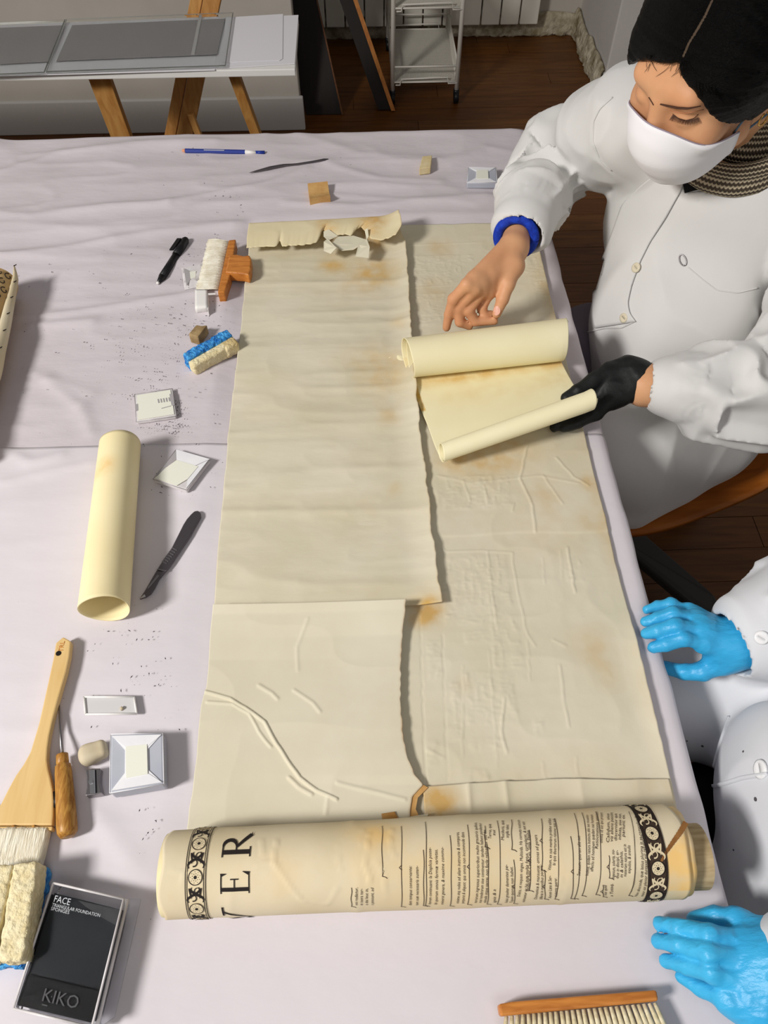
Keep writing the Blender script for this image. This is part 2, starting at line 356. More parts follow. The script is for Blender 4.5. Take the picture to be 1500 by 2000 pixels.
# radiator under the window side of the back wall
rd = thing('radiator', 'cream ribbed radiator low on the back wall behind the trolley', 'radiator', (.35, 3.66, .07))
sx = PY(1052, 30, 3.66)[0] - .084*12
for k in range(12):
    x0 = sx + k*.084; m = MB()
    m.bevelled(*(lambda q: (q.V, q.F))(MB().box((x0+.003, 3.645, .075), (x0+.081, 3.66, .66))), .004, 2)
    m.box((x0+.034, 3.66, .08), (x0+.05, 3.715, .655)); m.make('radiator_section', M['radiator'], rd)
m = MB(); m.tube([(sx, 3.69, .11), (sx+1.008, 3.69, .11)], .014, 10); m.make('manifold', M['radiator'], rd)
m = MB(); v = PY(655, 36, 3.68); m.tube([v+[-.05,0,0], v+[.06,0,0]], .013, 12); m.tube([v+[-.05,0,-.012], v+[-.05,0,.03]], .022, 14); m.tube([v+[-.05,.05,0], v+[-.05,-.03,0]], .018, 14)
m.make('valve', M['brass'], rd, True)

# white wire trolley
ty0, ty1 = 3.14, 3.60; tx0, tx1 = .146, .402
tr = thing('wire_trolley', 'white wire trolley with mesh shelves on black castors by the radiator', 'trolley', (.27, 3.37, 0))
for x in (tx0, tx1):
    for y in (ty0, ty1):
        m = MB(); m.tube([(x, y, .045), (x, y, .9)], .0085, 10); m.make('post', M['enamel'], tr, True)
        m = MB(); m.tube([(x-.009, y-.004, .023), (x+.009, y-.004, .023)], .023, 18); m.tube([(x, y, .03), (x, y, .052)], .012, 12); m.make('castor', M['black_plastic'], tr, True)
def shelf(z):
    e = .004; m = MB(); wr = lambda a, b, r=.003: m.tube([a, b], r, 6)
    for zz in (z, z+.058):
        r = .0036
        wr((tx0, ty0, zz), (tx1, ty0, zz), r); wr((tx0, ty1, zz), (tx1, ty1, zz), r); wr((tx0, ty0, zz), (tx0, ty1, zz), r); wr((tx1, ty0, zz), (tx1, ty1, zz), r)
    for y in (ty0-.006, ty1+.006):           # looped end rails
        m.tube([(tx0+.012, y, z-.008), (tx0+.03, y, z-.008), (tx0+.034, y, z+.014), (tx1-.04, y, z+.02), (tx1-.036, y, z-.004), (tx1, y, z-.004)], .003, 6)
    sh = m.make('shelf', M['enamel'], tr, True)
    m = MB()
    for k in range(70):
        y = ty0 + (ty1-ty0)*k/69; m.tube([(tx0, y, z), (tx1, y, z)], .0013, 4, False)
    for k in range(40):
        x = tx0 + (tx1-tx0)*k/39; m.tube([(x, ty0, z), (x, ty1, z)], .0011, 4, False)
    for k in range(70):
        y = ty0 + (ty1-ty0)*k/69; m.tube([(tx1, y, z), (tx1, y, z+.058)], .0011, 4, False); m.tube([(tx0, y, z), (tx0, y, z+.058)], .0011, 4, False)
    stuff(m.make('wire_mesh', M['mesh_metal'], sh))
for z in (.082, .345, .61): shelf(z)

# dark boards leaning by the end of the left wall
t = thing('leaning_board', 'dark brown board leaning beside the white wall end', 'board', (-.25, 3.07, 0))
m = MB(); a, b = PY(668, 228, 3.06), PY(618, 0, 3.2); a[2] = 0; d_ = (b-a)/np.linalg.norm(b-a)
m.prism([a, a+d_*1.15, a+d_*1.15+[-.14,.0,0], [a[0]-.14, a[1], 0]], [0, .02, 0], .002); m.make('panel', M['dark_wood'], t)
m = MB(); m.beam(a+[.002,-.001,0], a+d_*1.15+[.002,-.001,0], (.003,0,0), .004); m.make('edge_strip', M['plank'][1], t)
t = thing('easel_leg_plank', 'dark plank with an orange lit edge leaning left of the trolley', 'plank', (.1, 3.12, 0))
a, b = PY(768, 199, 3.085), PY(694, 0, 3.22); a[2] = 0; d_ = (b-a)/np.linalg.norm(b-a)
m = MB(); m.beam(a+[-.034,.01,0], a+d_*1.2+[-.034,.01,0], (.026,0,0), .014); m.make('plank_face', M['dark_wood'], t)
m = MB(); m.beam(a, a+d_*1.2, (.008,0,0), .016); m.make('plank_edge', M['lit_wood'], t)  # orange edge wood, with the light falling on it put into its colour

# ------------------------------------------------------------------ the narrow white table at the back, on trestles
bz = .70
fl_, fr = P(0, 152, bz), P(577, 128, bz); y0 = (fl_[1]+fr[1])/2; y1 = P(580, 36, bz)[1]; xr = P(580, 80, bz)[0]
bt = thing('back_table', 'narrow white table on beech trestles behind the work table', 'table', (-.7, (y0+y1)/2, 0))
m = MB(); m.bevelled(*(lambda q: (q.V, q.F))(MB().box((-1.75, y0, bz-.016), (xr, y1, bz))), .002); m.make('tabletop', M['top_white'], bt)
def slat(p, q, wpx, thick_, name='leg'):
    m = MB(); d = (q-p)/np.linalg.norm(q-p); p2 = p - d*((p[2])/d[2]) if d[2] else p
    m.beam(p2, q, (wpx, 0, 0), thick_); V, F = m.V, m.F
    MB().bevelled(V, F, .002).make(name, M['trestle'], bt)
slat(PY(238, 266, y0+.10), PY(192, 142, y0+.07), .026, .012)
slat(PY(502, 266, y0+.12), PY(452, 130, y0+.07), .013, .012)
yb = y1 + .035
slat(PY(333, 264, yb+.02), PY(392, -40, yb+.10), .0165, .014); slat(PY(361, 264, yb+.01), PY(423, -40, yb+.09), .0235, .014)
m = MB(); m.beam(PY(393, 276, yb-.01), PY(372, 222, yb), (.009,0,0), .010); V, F = m.V, m.F; MB().bevelled(V, F, .002).make('brace', M['trestle'], bt)
def flat(name, pix, z, h, m, label=None, cat=None, r=.0004, parent=None, group=None):
    o = MB().prism([P(x, y, z) for x, y in pix], [0, 0, -h], r, 1).make(name, m, parent)
    return tag(o, label, cat, group) if label else o
flat('paper_sheet', [(428,36),(583,29),(576,124),(420,134)], bz+.0024, .0015, M['sheet_white'], 'white paper sheet under the glass at the right end of the back table', 'paper')
flat('paper_sheet', [(440,34),(553,27),(552,114),(546,118),(434,122)], bz+.004, .0012, M['sheet_white'], 'smaller white sheet with a rounded corner lying on the larger one', 'paper')
flat('paper_sheet', [(-330,64),(428,33),(420,137),(-420,160)], bz+.0024, .0015, M['sheet_white'], 'long white paper sheet under the two glass panes', 'paper')
g1 = thing('glass_pane', 'clear glass pane over a grey print, nearer the table end', 'glass', P(270, 85, bz+.006))
MB().prism([P(x, y, bz+.0115) for x, y in [(130,38),(455,25),(440,128),(90,140)]], [0,0,-.004], .0006, 1).make('pane', M['glass'], g1)
for g_, pix in ((g1, [(130,38),(455,25),(440,128),(90,140)]),):
    for i in range(4):
        e = MB(); e.tube([P(*pix[i], bz+.0095), P(*pix[(i+1) % 4], bz+.0095)], .0011, 6); e.make('pane_edge', M['pane_edge'], g_)
flat('grey_print', [(141,50),(440,37),(424,107),(110,120)], bz+.0062, .001, M['screen'], parent=g1)
flat('tape_strip', [(389,30),(395,30),(380,108),(373,108)], bz+.0073, .001, M['tape'], parent=g1)
g2 = thing('glass_pane', 'clear glass pane over a grey print, cut by the left picture edge', 'glass', P(-100, 95, bz+.006))
MB().prism([P(x, y, bz+.0115) for x, y in [(-300,58),(127,38),(86,141),(-400,163)]], [0,0,-.004], .0006, 1).make('pane', M['glass'], g2)
e = MB(); e.tube([P(127,38,bz+.0095), P(86,141,bz+.0095)], .0011, 6); e.tube([P(86,141,bz+.0095), P(-400,163,bz+.0095)], .0011, 6); e.make('pane_edge', M['pane_edge'], g2)
flat('grey_print', [(-280,66),(127,50),(96,121),(-370,146)], bz+.0062, .001, M['screen'], parent=g2)

# ------------------------------------------------------------------ work table and its white cover papers
XE, YF = .331, 1.535
wt = thing('work_table', 'large work table hidden under white cover papers', 'table', (-.5, .5, 0))
m = MB(); m.bevelled(*(lambda q: (q.V, q.F))(MB().box((-1.5, -.55, .705), (XE-.002, YF-.004, .7465))), .006); m.make('tabletop', M['wood_edge'], wt)
for x, y in ((-1.4,-.45),(XE-.12,-.45),(-1.4,YF-.14),(XE-.12,YF-.14)):
    m = MB(); m.bevelled(*(lambda q: (q.V, q.F))(MB().box((x-.03, y-.03, 0), (x+.03, y+.03, .705))), .004); m.make('leg', M['wood_edge'], wt)
FOLDS = [  # crease lines measured on the cover paper: pixels, height, width
 ([(0,500),(120,488),(300,455),(470,440)], .006, .012), ([(0,625),(80,622),(200,604),(380,575),(440,570)], .006, .010), ([(60,640),(180,630)], .006, .012),
 ([(0,340),(120,300),(260,285),(420,280)], .005, .014), ([(0,420),(60,425),(220,405),(330,400)], .005, .012), ([(330,395),(520,360),(600,330)], .004, .010), ([(640,320),(740,350),(860,355)], .004, .012),
 ([(90,745),(160,800),(175,845)], .004, .012), ([(60,730),(180,770),(150,800)], .003, .012), ([(0,880),(60,905),(120,890)], .004, .01), ([(0,945),(80,925),(180,905)], .003, .008), ([(560,400),(700,405),(950,385)], .004, .012),
 ([(640,380),(760,390),(930,400),(990,380)], .003, .01), ([(540,250),(700,300),(850,310)], .003, .014), ([(0,1430),(100,1425),(220,1445)], .002, .012), ([(880,320),(950,290),(1005,300)], .003, .012), ([(130,1640),(160,1560),(250,1680)], .003, .014)]
FOLDW = [([P(x, y)[:2] for x, y in p], a, b) for p, a, b in FOLDS]
def cover_h(X, Y):
    far = np.clip((Y-.30)/.9, 0.15, 1)
    h = .0050*far*n2(X, Y, 4, 11, 11) + .0036*far*ridge(X+.05*n2(X,Y,5,5,3), Y+.02*n2(X,Y,6,6,2), 3.2, 15, 12)**2 + .0022*ridge(X, Y, 8, 22, 14)**3*far + .0007*n2(X, Y, 26, 44, 15)
    for p, a, b in FOLDW:
        d, s = polydist(X, Y, p); h = h + a*np.exp(-(d/b)**2)*np.where(s > 0, 1, .55 + .45*np.exp(-(d/(b*.35))**2))*.75
    return h
def flatten(X, Y):                           # the map lies flat: keep folds out from under it
    q = np.clip((X+.225)/.03, 0, 1)*np.clip((1.245-Y)/.03, 0, 1); return 1 - .93*q
def cover(name, ya, yb, label, z0, step=.0055, far=False, m='cloth'):
    xs = np.arange(-1.15, XE+.0005, step); ys = np.arange(ya, yb+.0005, step)
    dropn = 46; nx = len(xs)+dropn; X, Y = np.meshgrid(xs, ys); Z = z0 + cover_h(X, Y)*flatten(X, Y)
    hump = .02*np.exp(-(((X+.78)/.05)**2 + ((Y-1.52)/.04)**2)); Z = Z + hump
    V = np.zeros((len(ys), nx, 3)); V[:,:len(xs),0] = X; V[:,:len(xs),1] = Y; V[:,:len(xs),2] = Z
    for k in range(dropn):                   # hangs over the right edge in soft waves
        s = (k+1)*.0058; a = min(s/.012, math.pi/2)
        wv = .5 + .5*np.sin(ys*13 + 1.7 + 1.2*np.sin(ys*5)); out = .012*math.sin(a) + max(0, s-.018)*(.02 + .12*wv*np.clip((ys-.35)/.4, .12, 1)*np.clip((1.15-ys)/.2, .1, 1))
        dn = .012*(1-math.cos(a)) + max(0, s-.018)*.95
        V[:,len(xs)+k,0] = XE + out + .003*n2(ys, ys*0+s, 30, 30, 8); V[:,len(xs)+k,1] = ys; V[:,len(xs)+k,2] = Z[:,-1] - dn
    V = V.reshape(-1, 3); F = gridfaces(nx, len(ys))
    if far:                                  # and over the far edge
        n0 = len(V); base = V.reshape(len(ys), nx, 3)[-1, :len(xs)]; ext = []
        for k in range(20):
            s = (k+1)*.01; ext.append(base + [0, .012*min(s/.015, 1), -max(0, s-.004)])
        V = np.concatenate([V] + ext); L = len(xs)
        for k in range(20):
            for i in range(L-1):
                a = (len(ys)-1)*nx+i if k == 0 else n0+(k-1)*L+i; b = n0+k*L+i; F.append([a, a+1, b+1, b])
    return tag(thick(link(name, V, F, M[m], None, True, loc=(0,0,0)), .0005), label, 'paper')
ysplit = P(240, 868)[1]
cover('cover_sheet', ysplit-.06, YF, 'wrinkled far white cover paper over the back half of the work table', .7472, far=True)
cover('cover_sheet', -.55, ysplit, 'smoother near white cover paper over the front of the work table', .7482, m='cloth_near')

# ================================================================== the old printed map: sheets, rolls and print
mp_ = thing('printed_scroll', 'long old printed map unrolled face down, its near end still rolled and showing print', 'scroll', (.05, .6, .751))
STAINS = [(650,520,22,.7),(740,535,34,.6),(700,545,30,.35),(730,470,22,.9),(640,470,20,.6),(745,735,50,.4),(780,640,18,.3),(770,955,14,.25),(840,1195,26,.8),(815,1203,20,.7),(1160,1265,34,.35),(1190,1320,22,.3),(1150,945,14,.6),(1150,1020,20,.3),
          (860,485,22,.45),(1060,970,30,.25),(930,895,40,.5),(990,880,40,.4),(880,900,24,.5),(850,565,24,.3),(905,1340,14,.25),(760,815,20,.3),(850,1560,16,.6),(1010,700,30,.2),(600,1470,40,.12),(1215,1560,30,.2),(1070,555,26,.25)]
STW = [(P(x, y), r*(1.58-.752)/math.sin(PITCH - math.atan((1000-y)/FPX))/FPX*1.15, s) for x, y, r, s in STAINS]
def stain_at(X, Y, lst=None):
    s = np.zeros_like(X)
    for p, r, a in (lst or STW): s += a*np.exp(-(((X-p[0])/r)**2 + ((Y-p[1])/(r*1.1))**2)**1.2)
    return s
CREASES = [([(1030,870),(1015,935),(1040,990),(1045,1040)], .0016, .0018), ([(1085,895),(1120,932),(1150,950)], .0013, .0018), ([(1108,1070),(1115,1110),(1122,1158)], .0016, .0016), ([(1094,1300),(1100,1360),(1112,1420)], .0013, .0014),
    ([(984,1365),(979,1430),(990,1470)], .0016, .0016), ([(840,1050),(870,1078),(940,1076),(1000,1080),(1008,1140),(1030,1240),(1046,1262)], .0011, .0013), ([(952,1078),(960,1150),(972,1230)], .0009, .0013), ([(820,1205),(825,1350),(832,1530)], -.0009, .001), ([(864,1240),(874,1525)], -.0007, .001),
    ([(1080,1250),(1105,1262)], .0009, .002), ([(835,1465),(865,1480)], .0009, .002), ([(855,930),(920,945),(1050,930),(1130,945)], .0008, .002), ([(905,940),(918,980)], .0010, .0015), ([(945,950),(952,985)], .0010, .0015), ([(1060,930),(1098,985)], .0011, .0015), ([(1003,985),(1000,1000)], .001, .0015),
    ([(905,1300),(903,1480)], .0006, .001), ([(955,1270),(972,1500)], .0006, .001), ([(1030,1250),(1036,1330)], .0007, .001), ([(1125,1480),(1128,1515)], .0008, .0012), ([(1060,1490),(1065,1525)], .0009, .0012), ([(800,480),(930,475)], .0006,.002), ([(800,565),(850,560),(960,555)], .0006, .002), ([(1095,1075),(1098,1130)], .0006,.0012), ([(1060,1090),(1064,1140)], .0006, .0012)]
CRW = [([P(x, y)[:2] for x, y in p], a, b) for p, a, b in CREASES]
BLOCKS = [(862,1085,1000,1225),(905,1230,990,1260),(832,1250,868,1330),(905,1310,1010,1420),(880,1330,905,1440),(955,1200,1020,1310),(870,1385,905,1450),(915,1440,990,1470),(800,500,930,560),(800,575,900,640),(850,930,1000,1000),(1100,1090,1140,1140),(1040,1400,1065,1440),(905,1500,960,1530),(1000,480,1070,540),(1040,540,1080,620),(830,1440,860,1500)]
def block_mask(X, Y):
    m = np.zeros_like(X)
    for x0, y0, x1, y1 in BLOCKS:
        a, b = P(x0, (y0+y1)/2), P(x1, (y0+y1)/2); lo, hi = P(x0, y1)[1], P(x0, y0)[1]
        sx_ = np.clip(np.minimum(X-a[0], b[0]-X)/.004, 0, 1); sy_ = np.clip(np.minimum(Y-lo, hi-Y)/.004, 0, 1); m = np.maximum(m, sx_*sy_)
    return m
# the wide sheet that shows the embossed back of the print
st = .0016; xs = np.arange(-.03, .3121, st); ys = np.arange(.188, 1.2135, st); X, Y = np.meshgrid(xs, ys)
edge = .3105 + .0016*n2(Y, Y*0, 14, 1, 3) - .0007*n2(Y, Y*0, 90, 1, 4); X = -.03 + (X+.03)*(edge+.03)/(.3112+.03)
Yw = Y + np.clip((Y-1.2)/.013, 0, 1)*(.012*(X-.1) + .002*n2(X, X*0, 60, 1, 6))
h = .0016*n2(X, Y, 7, 9, 21) + .0007*ridge(X, Y, 16, 20, 22)**3 + .0003*ridge(X, Y, 50, 60, 27)
h += block_mask(X, Y)*(.0009*ridge(X, Y, 115, 60, 23)**2*n2(X, Y, 120, 500, 24) + .0003*n2(X, Y, 330, 330, 25))
for p, a, b in CRW:
    d, s = polydist(X + .0016*(n2(X, Y, 120, 120, 5)-.5), Y, p); h += .75*a*np.exp(-(d/(b*.75))**2)
ysm = P(1000, 1043)[1]; h += .0009/(1+np.exp(-(Y - ysm - .0016*np.sin(X*40))/.0006))
h += .007*np.clip((X-.285)/.028, 0, 1)**2*np.clip((n2(Y, Y*0, 6, 1, 31)-.35)*2, 0, 1)
V = np.stack([X, Yw, .7515 + h], -1).reshape(-1, 3)
o = thick(link('embossed_sheet', V, gridfaces(len(xs), len(ys)), M['paper_a'], mp_, True), .0004); o['label'] = 'right half of the sheet with print embossed through'
setattr_float(o, 'stain', (stain_at(X, Yw) + .55*np.clip((X-.292)/.02, 0, 1)*n2(X, Y, 6, 9, 41) + .18*n2(X, Y, 9, 13, 42)**2).ravel())
# the left backing sheet: torn right edge lifted, far end curled back over itself
TORN = [(783,452),(790,480),(796,530),(800,620),(805,690),(810,745),(815,800),(828,905),(838,980),(843,1040),(851,1085),(856,1130),(861,1165),(863,1190)]
tw = smoothline([P(x, y, .757)[:2] for x, y in TORN], 120, 2)
def torn_x(Y): o_ = np.argsort(tw[:,1]); return np.interp(Y, tw[o_,1], tw[o_,0])
nu = 170; ybot, yflat, yfold = P(640, 1192)[1], 1.135, 1.199
sfl = np.arange(ybot, yflat, .0035); prof = [(y, 0.) for y in sfl]
rise = [(yflat + (yfold-.012-yflat)*t, .006*t*t) for t in np.linspace(.08, 1, 12)]
cz, rr = .0165, .0125
arc = [(yfold-.0125 + rr*math.sin(a), cz - rr*math.cos(a)*(.0105/rr if a < 1.57 else 1)) for a in np.linspace(.25, math.pi, 12)]
ret = [(yfold-.0125 - .058*t, cz + rr - .004*t + .003*math.sin(t*3)) for t in np.linspace(.06, 1, 20)]
nfl = len(prof) + len(rise) + len(arc); prof = np.array(prof + rise + arc + ret); nv = len(prof)
u = np.linspace(0, 1, nu); U, K = np.meshgrid(u, np.arange(nv)); Yp, Zp = prof[K,0], prof[K,1]
jag = .4 + .6*ridge(U, U*0, 9, 1, 51); back = np.clip((K-nfl)/(nv-1-nfl), 0, 1)
retn = np.interp(U, [0,.2,.222,.24,.43,.47,.52,.56,.6,.66,.7,.75,.79,.83,.9,1], [1,1,.72,1.02,1.0,.9,.3,.45,.62,.6,.7,.4,.25,.85,1,.98]) + .05*(n2(U, U*0, 60, 1, 52)-.5)
Yp = np.where(K >= nfl, yfold-.0125 - (yfold-.0125-Yp)*retn, Yp)
XL = -.196 + .003*n2(Yp, Yp*0, 8, 1, 53) + .0012*n2(Yp, Yp*0, 60, 1, 54) - np.clip((.6-Yp)/.3, 0, 1)*-.009
XR = torn_x(Yp) + .0016*(n2(Yp, Yp*0, 170, 1, 55)-.5) + .0026*(n2(Yp, Yp*0, 40, 1, 56)-.5) - .018*back**2 - np.clip((Yp-1.15)/.05, 0, 1)*.006
X = XL + (XR-XL)*U
lift = .0075*np.clip((U-.86)/.14, 0, 1)**2*(.5 + n2(Yp, Yp*0, 9, 1, 57))
h = .0040*n2(X, Yp, 3, 14, 61) + .0024*ridge(X + .03*n2(X, Yp, 5, 9, 60), Yp, 4, 28, 62)**2 + .0008*ridge(X, Yp, 18, 60, 63)**2
V = np.stack([X, Yp, .7535 + Zp*(.75+.35*U) + lift + h*(1-.6*back)], -1).reshape(-1, 3)
F = gridfaces(nu, nv)
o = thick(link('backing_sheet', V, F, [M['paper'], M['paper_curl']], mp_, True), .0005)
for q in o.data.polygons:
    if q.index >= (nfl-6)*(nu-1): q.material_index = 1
o['label'] = 'left backing sheet with a torn lifted edge and curled far end'
setattr_float(o, 'stain', (stain_at(X, Yp) + .12*n2(X, Yp, 6, 30, 64)**2 + .25*np.clip((U-.99)/.01, 0, 1)).ravel())
def torn_flap(pix, zs, m='paper_c'):         # little torn tongues standing at the curled end
    pts = [P(x, y, z) for (x, y), z in zip(pix, zs)]
    mb = MB().prism(pts, [.0004, .0006, -.0006], 0); return mb.make('torn_tongue', M[m], mp_)
torn_flap([(632,472),(640,466),(657,484),(646,496),(632,490)], [.781,.781,.788,.779,.776]); torn_flap([(700,478),(716,466),(722,482),(720,504),(694,501)], [.781,.782,.784,.776,.776])
torn_flap([(648,476),(660,462),(690,460),(722,470),(706,478),(690,488),(668,490)], [.779,.779,.779,.780,.779,.776,.777]); torn_flap([(712,449),(718,446),(720,462),(716,468)], [.784,.790,.783,.78])
torn_flap([(632,452),(642,448),(660,461),(640,470),(632,462)], [.782,.784,.781,.780,.78])
# lower backing sheet, far edge lifted, running into the roll
Lp = [(416,1180,.772),(414,1200,.766),(408,1290,.757),(402,1345,.757),(394,1380,.757),(384,1480,.757),(374,1560,.757),(362,1640,.757),(358,1690,.757)]
Rp = [(793,1170,.776),(791,1190,.770),(787,1240,.762),(783,1300,.761),(783,1380,.761),(787,1440,.760),(797,1485,.760),(812,1515,.759),(826,1533,.757),(806,1556,.757),(800,1592,.757),(800,1690,.757)]
nu, nv = 200, 260
L_ = smoothline([P(*p) for p in Lp], nv, 2); R_ = smoothline([P(*p) for p in Rp], nv, 2)
# pair both edges by their distance into the room
yy = np.linspace(0, 1, nv); L_ = interp(L_, yy); R_ = interp(R_, yy)
L_[:,0] += .0014*(n2(L_[:,1], L_[:,1]*0, 60, 1, 71)-.5) ; R_[:,0] += .0016*(n2(R_[:,1], R_[:,1]*0, 170, 1, 72)-.5)
U = np.linspace(0, 1, nu)[None,:,None]; Q = L_[:,None]*(1-U) + R_[:,None]*U; X, Y, Z = Q[...,0], Q[...,1], Q[...,2]
Z = Z - .002*np.sin(np.pi*U[...,0])*np.clip((Y-.30)/.1, 0, 1)
h = .0016*n2(X, Y, 8, 10, 73) + .0008*ridge(X, Y, 10, 18, 74)**3
for p, a, b in [([(402,1352),(450,1366),(480,1384),(516,1412),(540,1455),(585,1520),(620,1545),(658,1562)], .0024, .0013), ([(404,1372),(455,1376),(486,1395),(505,1430),(530,1460)], .0015, .0013), ([(566,1520),(585,1538),(610,1552)], .0018, .0018), ([(505,1340),(530,1355),(540,1366)], .0012, .002), ([(575,1350),(610,1375),(624,1392)], .0010, .002), ([(660,1530),(720,1545),(790,1562)], .0010, .002), ([(600,1215),(580,1265),(583,1310)], .0006, .002), ([(640,1560),(636,1590)], .0008, .002)]:
    pw = [P(x, y, .757)[:2] for x, y in p]; d, s = polydist(X + .003*(n2(X, Y, 40, 40, 75)-.5), Y, pw); h = h + a*np.exp(-(d/b)**2)
V = np.stack([X, Y, Z + h*np.clip((L_[0,1]+.0-Y)/.02, .15, 1)], -1).reshape(-1, 3)
o = thick(link('lower_backing_sheet', V, gridfaces(nu, nv), M['paper_c'], mp_, True), .0005); o['label'] = 'pale lower backing sheet with a diagonal crease and lifted far edge'
dR = np.hypot(X - R_[:,None,0], Y - R_[:,None,1]); setattr_float(o, 'stain', (.5*np.exp(-(dR/.0018)**2) + .06*n2(X, Y, 9, 9, 76)).ravel())
# bottom strip pasted across, and the browned torn edge in the corner
sp = [(826,1536),(900,1531),(1000,1526),(1100,1521),(1200,1523),(1306,1522)]
top = smoothline([P(x, y, .7555) for x, y in sp], 160, 1); top[:,1] += .0012*(n2(top[:,0], top[:,0]*0, 60, 1, 81)-.5); nv = 60; V = []
for j in range(nv):
    t = j/(nv-1); q = top.copy(); q[:,1] += t*(.15-q[:,1]); q[:,2] += .0012*n2(q[:,0], q[:,1], 20, 12, 82) + .002*ridge(q[:,0], q[:,1], 26, 5, 83)**4; V.append(q)
V = np.array(V); o = thick(link('bottom_strip', V.reshape(-1,3), gridfaces(160, nv), M['paper_a'], mp_, True), .0006)
setattr_float(o, 'stain', (stain_at(V[...,0], V[...,1], [(P(845,1565), .02, .8), (P(880,1585), .016, .4), (P(1290,1560), .03, .2)]) + .08).ravel())
b1 = MB().prism([P(x, y, .7578) for x, y in [(660,1614),(700,1600),(745,1597),(798,1590),(799,1568),(810,1547),(827,1533),(836,1538),(816,1558),(812,1580),(822,1602),(830,1640),(660,1650)]], [0,0,-.0009], 0)
b1.make('browned_torn_edge', M['brown_edge'], mp_)
torn_flap([(800,1596),(836,1590),(832,1604),(806,1606)], [.7625,.764,.7615,.7605]); torn_flap([(745,1590),(770,1586),(778,1600),(748,1606)], [.7605,.761,.760,.7595], 'brown_edge')

# rolled near end with the print outside
RA, RB = P(328, 1708, .7905), P(1352, 1660, .7935); RAX = RB - RA; RL = np.linalg.norm(RAX); RAX /= RL
RE1 = np.cross([0,0,1.], RAX); RE1 /= np.linalg.norm(RE1); RE1 = -RE1; RE2 = np.array([0,0,1.]); r_l, r_r = .0375, .0412   # RE1 points to the near side
if RE1[1] > 0: RE1 = -RE1
def rrad(x): return r_l + (r_r-r_l)*x/RL
def rollpt(x, s, off=0.):                    # x along the axis, s arc length from the near side up and over
    x = np.asarray(x, float); s = np.asarray(s, float); r = rrad(x); a = s/r
    return RA + x[...,None]*RAX + ((r+off)*np.cos(a))[...,None]*RE1 + ((r+off)*np.sin(a))[...,None]*RE2
def roll_at(px_, py_):                       # where an image point meets the roll
    d = ray(px_, py_); o = CAM - RA; best = None
    do, dd = o - RAX*(o@RAX), d - RAX*(d@RAX); r = .0395
    for _ in range(4):
        A, B, C_ = dd@dd, 2*do@dd, do@do - r*r; disc_ = B*B-4*A*C_
        t = (-B - math.sqrt(max(disc_, 0)))/(2*A); p = o + d*t; x = p@RAX; r = rrad(x)
    a = math.atan2(p@RE2, p@RE1); return x, a*r
def relief(x, s):                           # creases and ripples of the outer layer; the print follows them
    x = np.asarray(x, float); s = np.asarray(s, float)
    h = .0012*n2(x, s, 12, 14, 91) + .0007*ridge(x, s, 26, 14, 92)**4
    for p, a, b in ROLLCR: d, _ = polydist(x + .002*(n2(x, s, 60, 60, 93)-.5), s, p); h = h + .75*a*np.exp(-(d/(b*.55))**2)
    return h
def printpt(x, s, off): return rollpt(x, s, off - .0006 + relief(x, s))
def roll_shell(name, x0f, x1f, off, m, a0=-80, a1=330, na=130, nx=180, wob=0.):
    A = np.radians(np.linspace(a0, a1, na)); U = np.linspace(0, 1, nx); AA, UU = np.meshgrid(A, U, indexing='ij')
    x = x0f(AA) + (x1f(AA)-x0f(AA))*UU; s = AA*rrad(x)
    V = rollpt(x, s, off + wob*relief(x, s)); o = thick(link(name, V.reshape(-1,3), gridfaces(nx, na), m, mp_, True), .0005)
    return o, x, s
ROLLCR = [([roll_at(*q) for q in p], a, b) for p, a, b in [([(540,1640),(538,1690),(560,1720),(590,1760)], .0016, .0018), ([(500,1690),(530,1682),(545,1690)], .0012, .0018), ([(510,1640),(515,1672)], .001, .0015), ([(705,1620),(706,1650)], .001, .0015), ([(718,1630),(714,1690),(722,1715),(718,1730)], .0018, .0018), ([(762,1620),(760,1655),(772,1678)], .0014, .0015), ([(735,1682),(748,1708),(752,1760)], .0014, .0015), ([(660,1650),(664,1700)], .001, .0015), ([(335,1700),(360,1705),(352,1730)], .001, .002), ([(590,1760),(640,1768),(660,1735)], .0012, .002), ([(1092,1660),(1096,1700),(1088,1750)], .001, .0015), ([(1228,1590),(1236,1660),(1232,1740)], .0008,.0015)]]
x_tear = [roll_at(*q) for q in [(1346,1600),(1336,1612),(1315,1640),(1296,1668),(1282,1700)]]
aT = np.array([s/rrad(x) for x, s in x_tear]); xT = np.array([x for x, s in x_tear])
xe = roll_at(1362, 1700)[0]
def outer_end(A):
    o = np.argsort(aT); q = np.interp(A, aT[o], xT[o]); q = np.where(A < aT.min(), xe-.006, q); return q + .0012*np.sin(A*37)
o, x, s = roll_shell('printed_roll', lambda A: .002 + .0016*np.sin(A*5), lambda A: xe - .006 + .001*np.sin(A*4) - .003*np.clip((A-1.9)/.8, 0, 1), 0., M['roll'], wob=1.)
st_ = .30*n2(x, s, 20, 20, 95)**2 + .5*np.exp(-(((x-roll_at(735,1625)[0])/.025)**2 + ((s-roll_at(735,1625)[1])/.016)**2)) + .8*np.clip((x - np.interp(s/rrad(x), aT[np.argsort(aT)], xT[np.argsort(aT)]))/.006, 0, 1)*(s > .02) + .35*np.clip((x-xT.min()-.004)/.03, 0, 1)*(s <= .03)
setattr_float(o, 'stain', st_.ravel())
o, x, s = roll_shell('under_layer', lambda A: .0*A + .004 , lambda A: xe + .0004*np.sin(A*9), -.0016, M['roll'], a0=-80, a1=275, nx=120)
setattr_float(o, 'stain', (np.clip((x-RL*.85)/.04, 0, .85)).ravel())
TEARL = np.array([roll_at(*q) for q in [(1331,1606),(1322,1624),(1309,1645),(1296,1667),(1286,1690),(1281,1708)]])
RIB = MB()
mb = MB(); rc = .0295
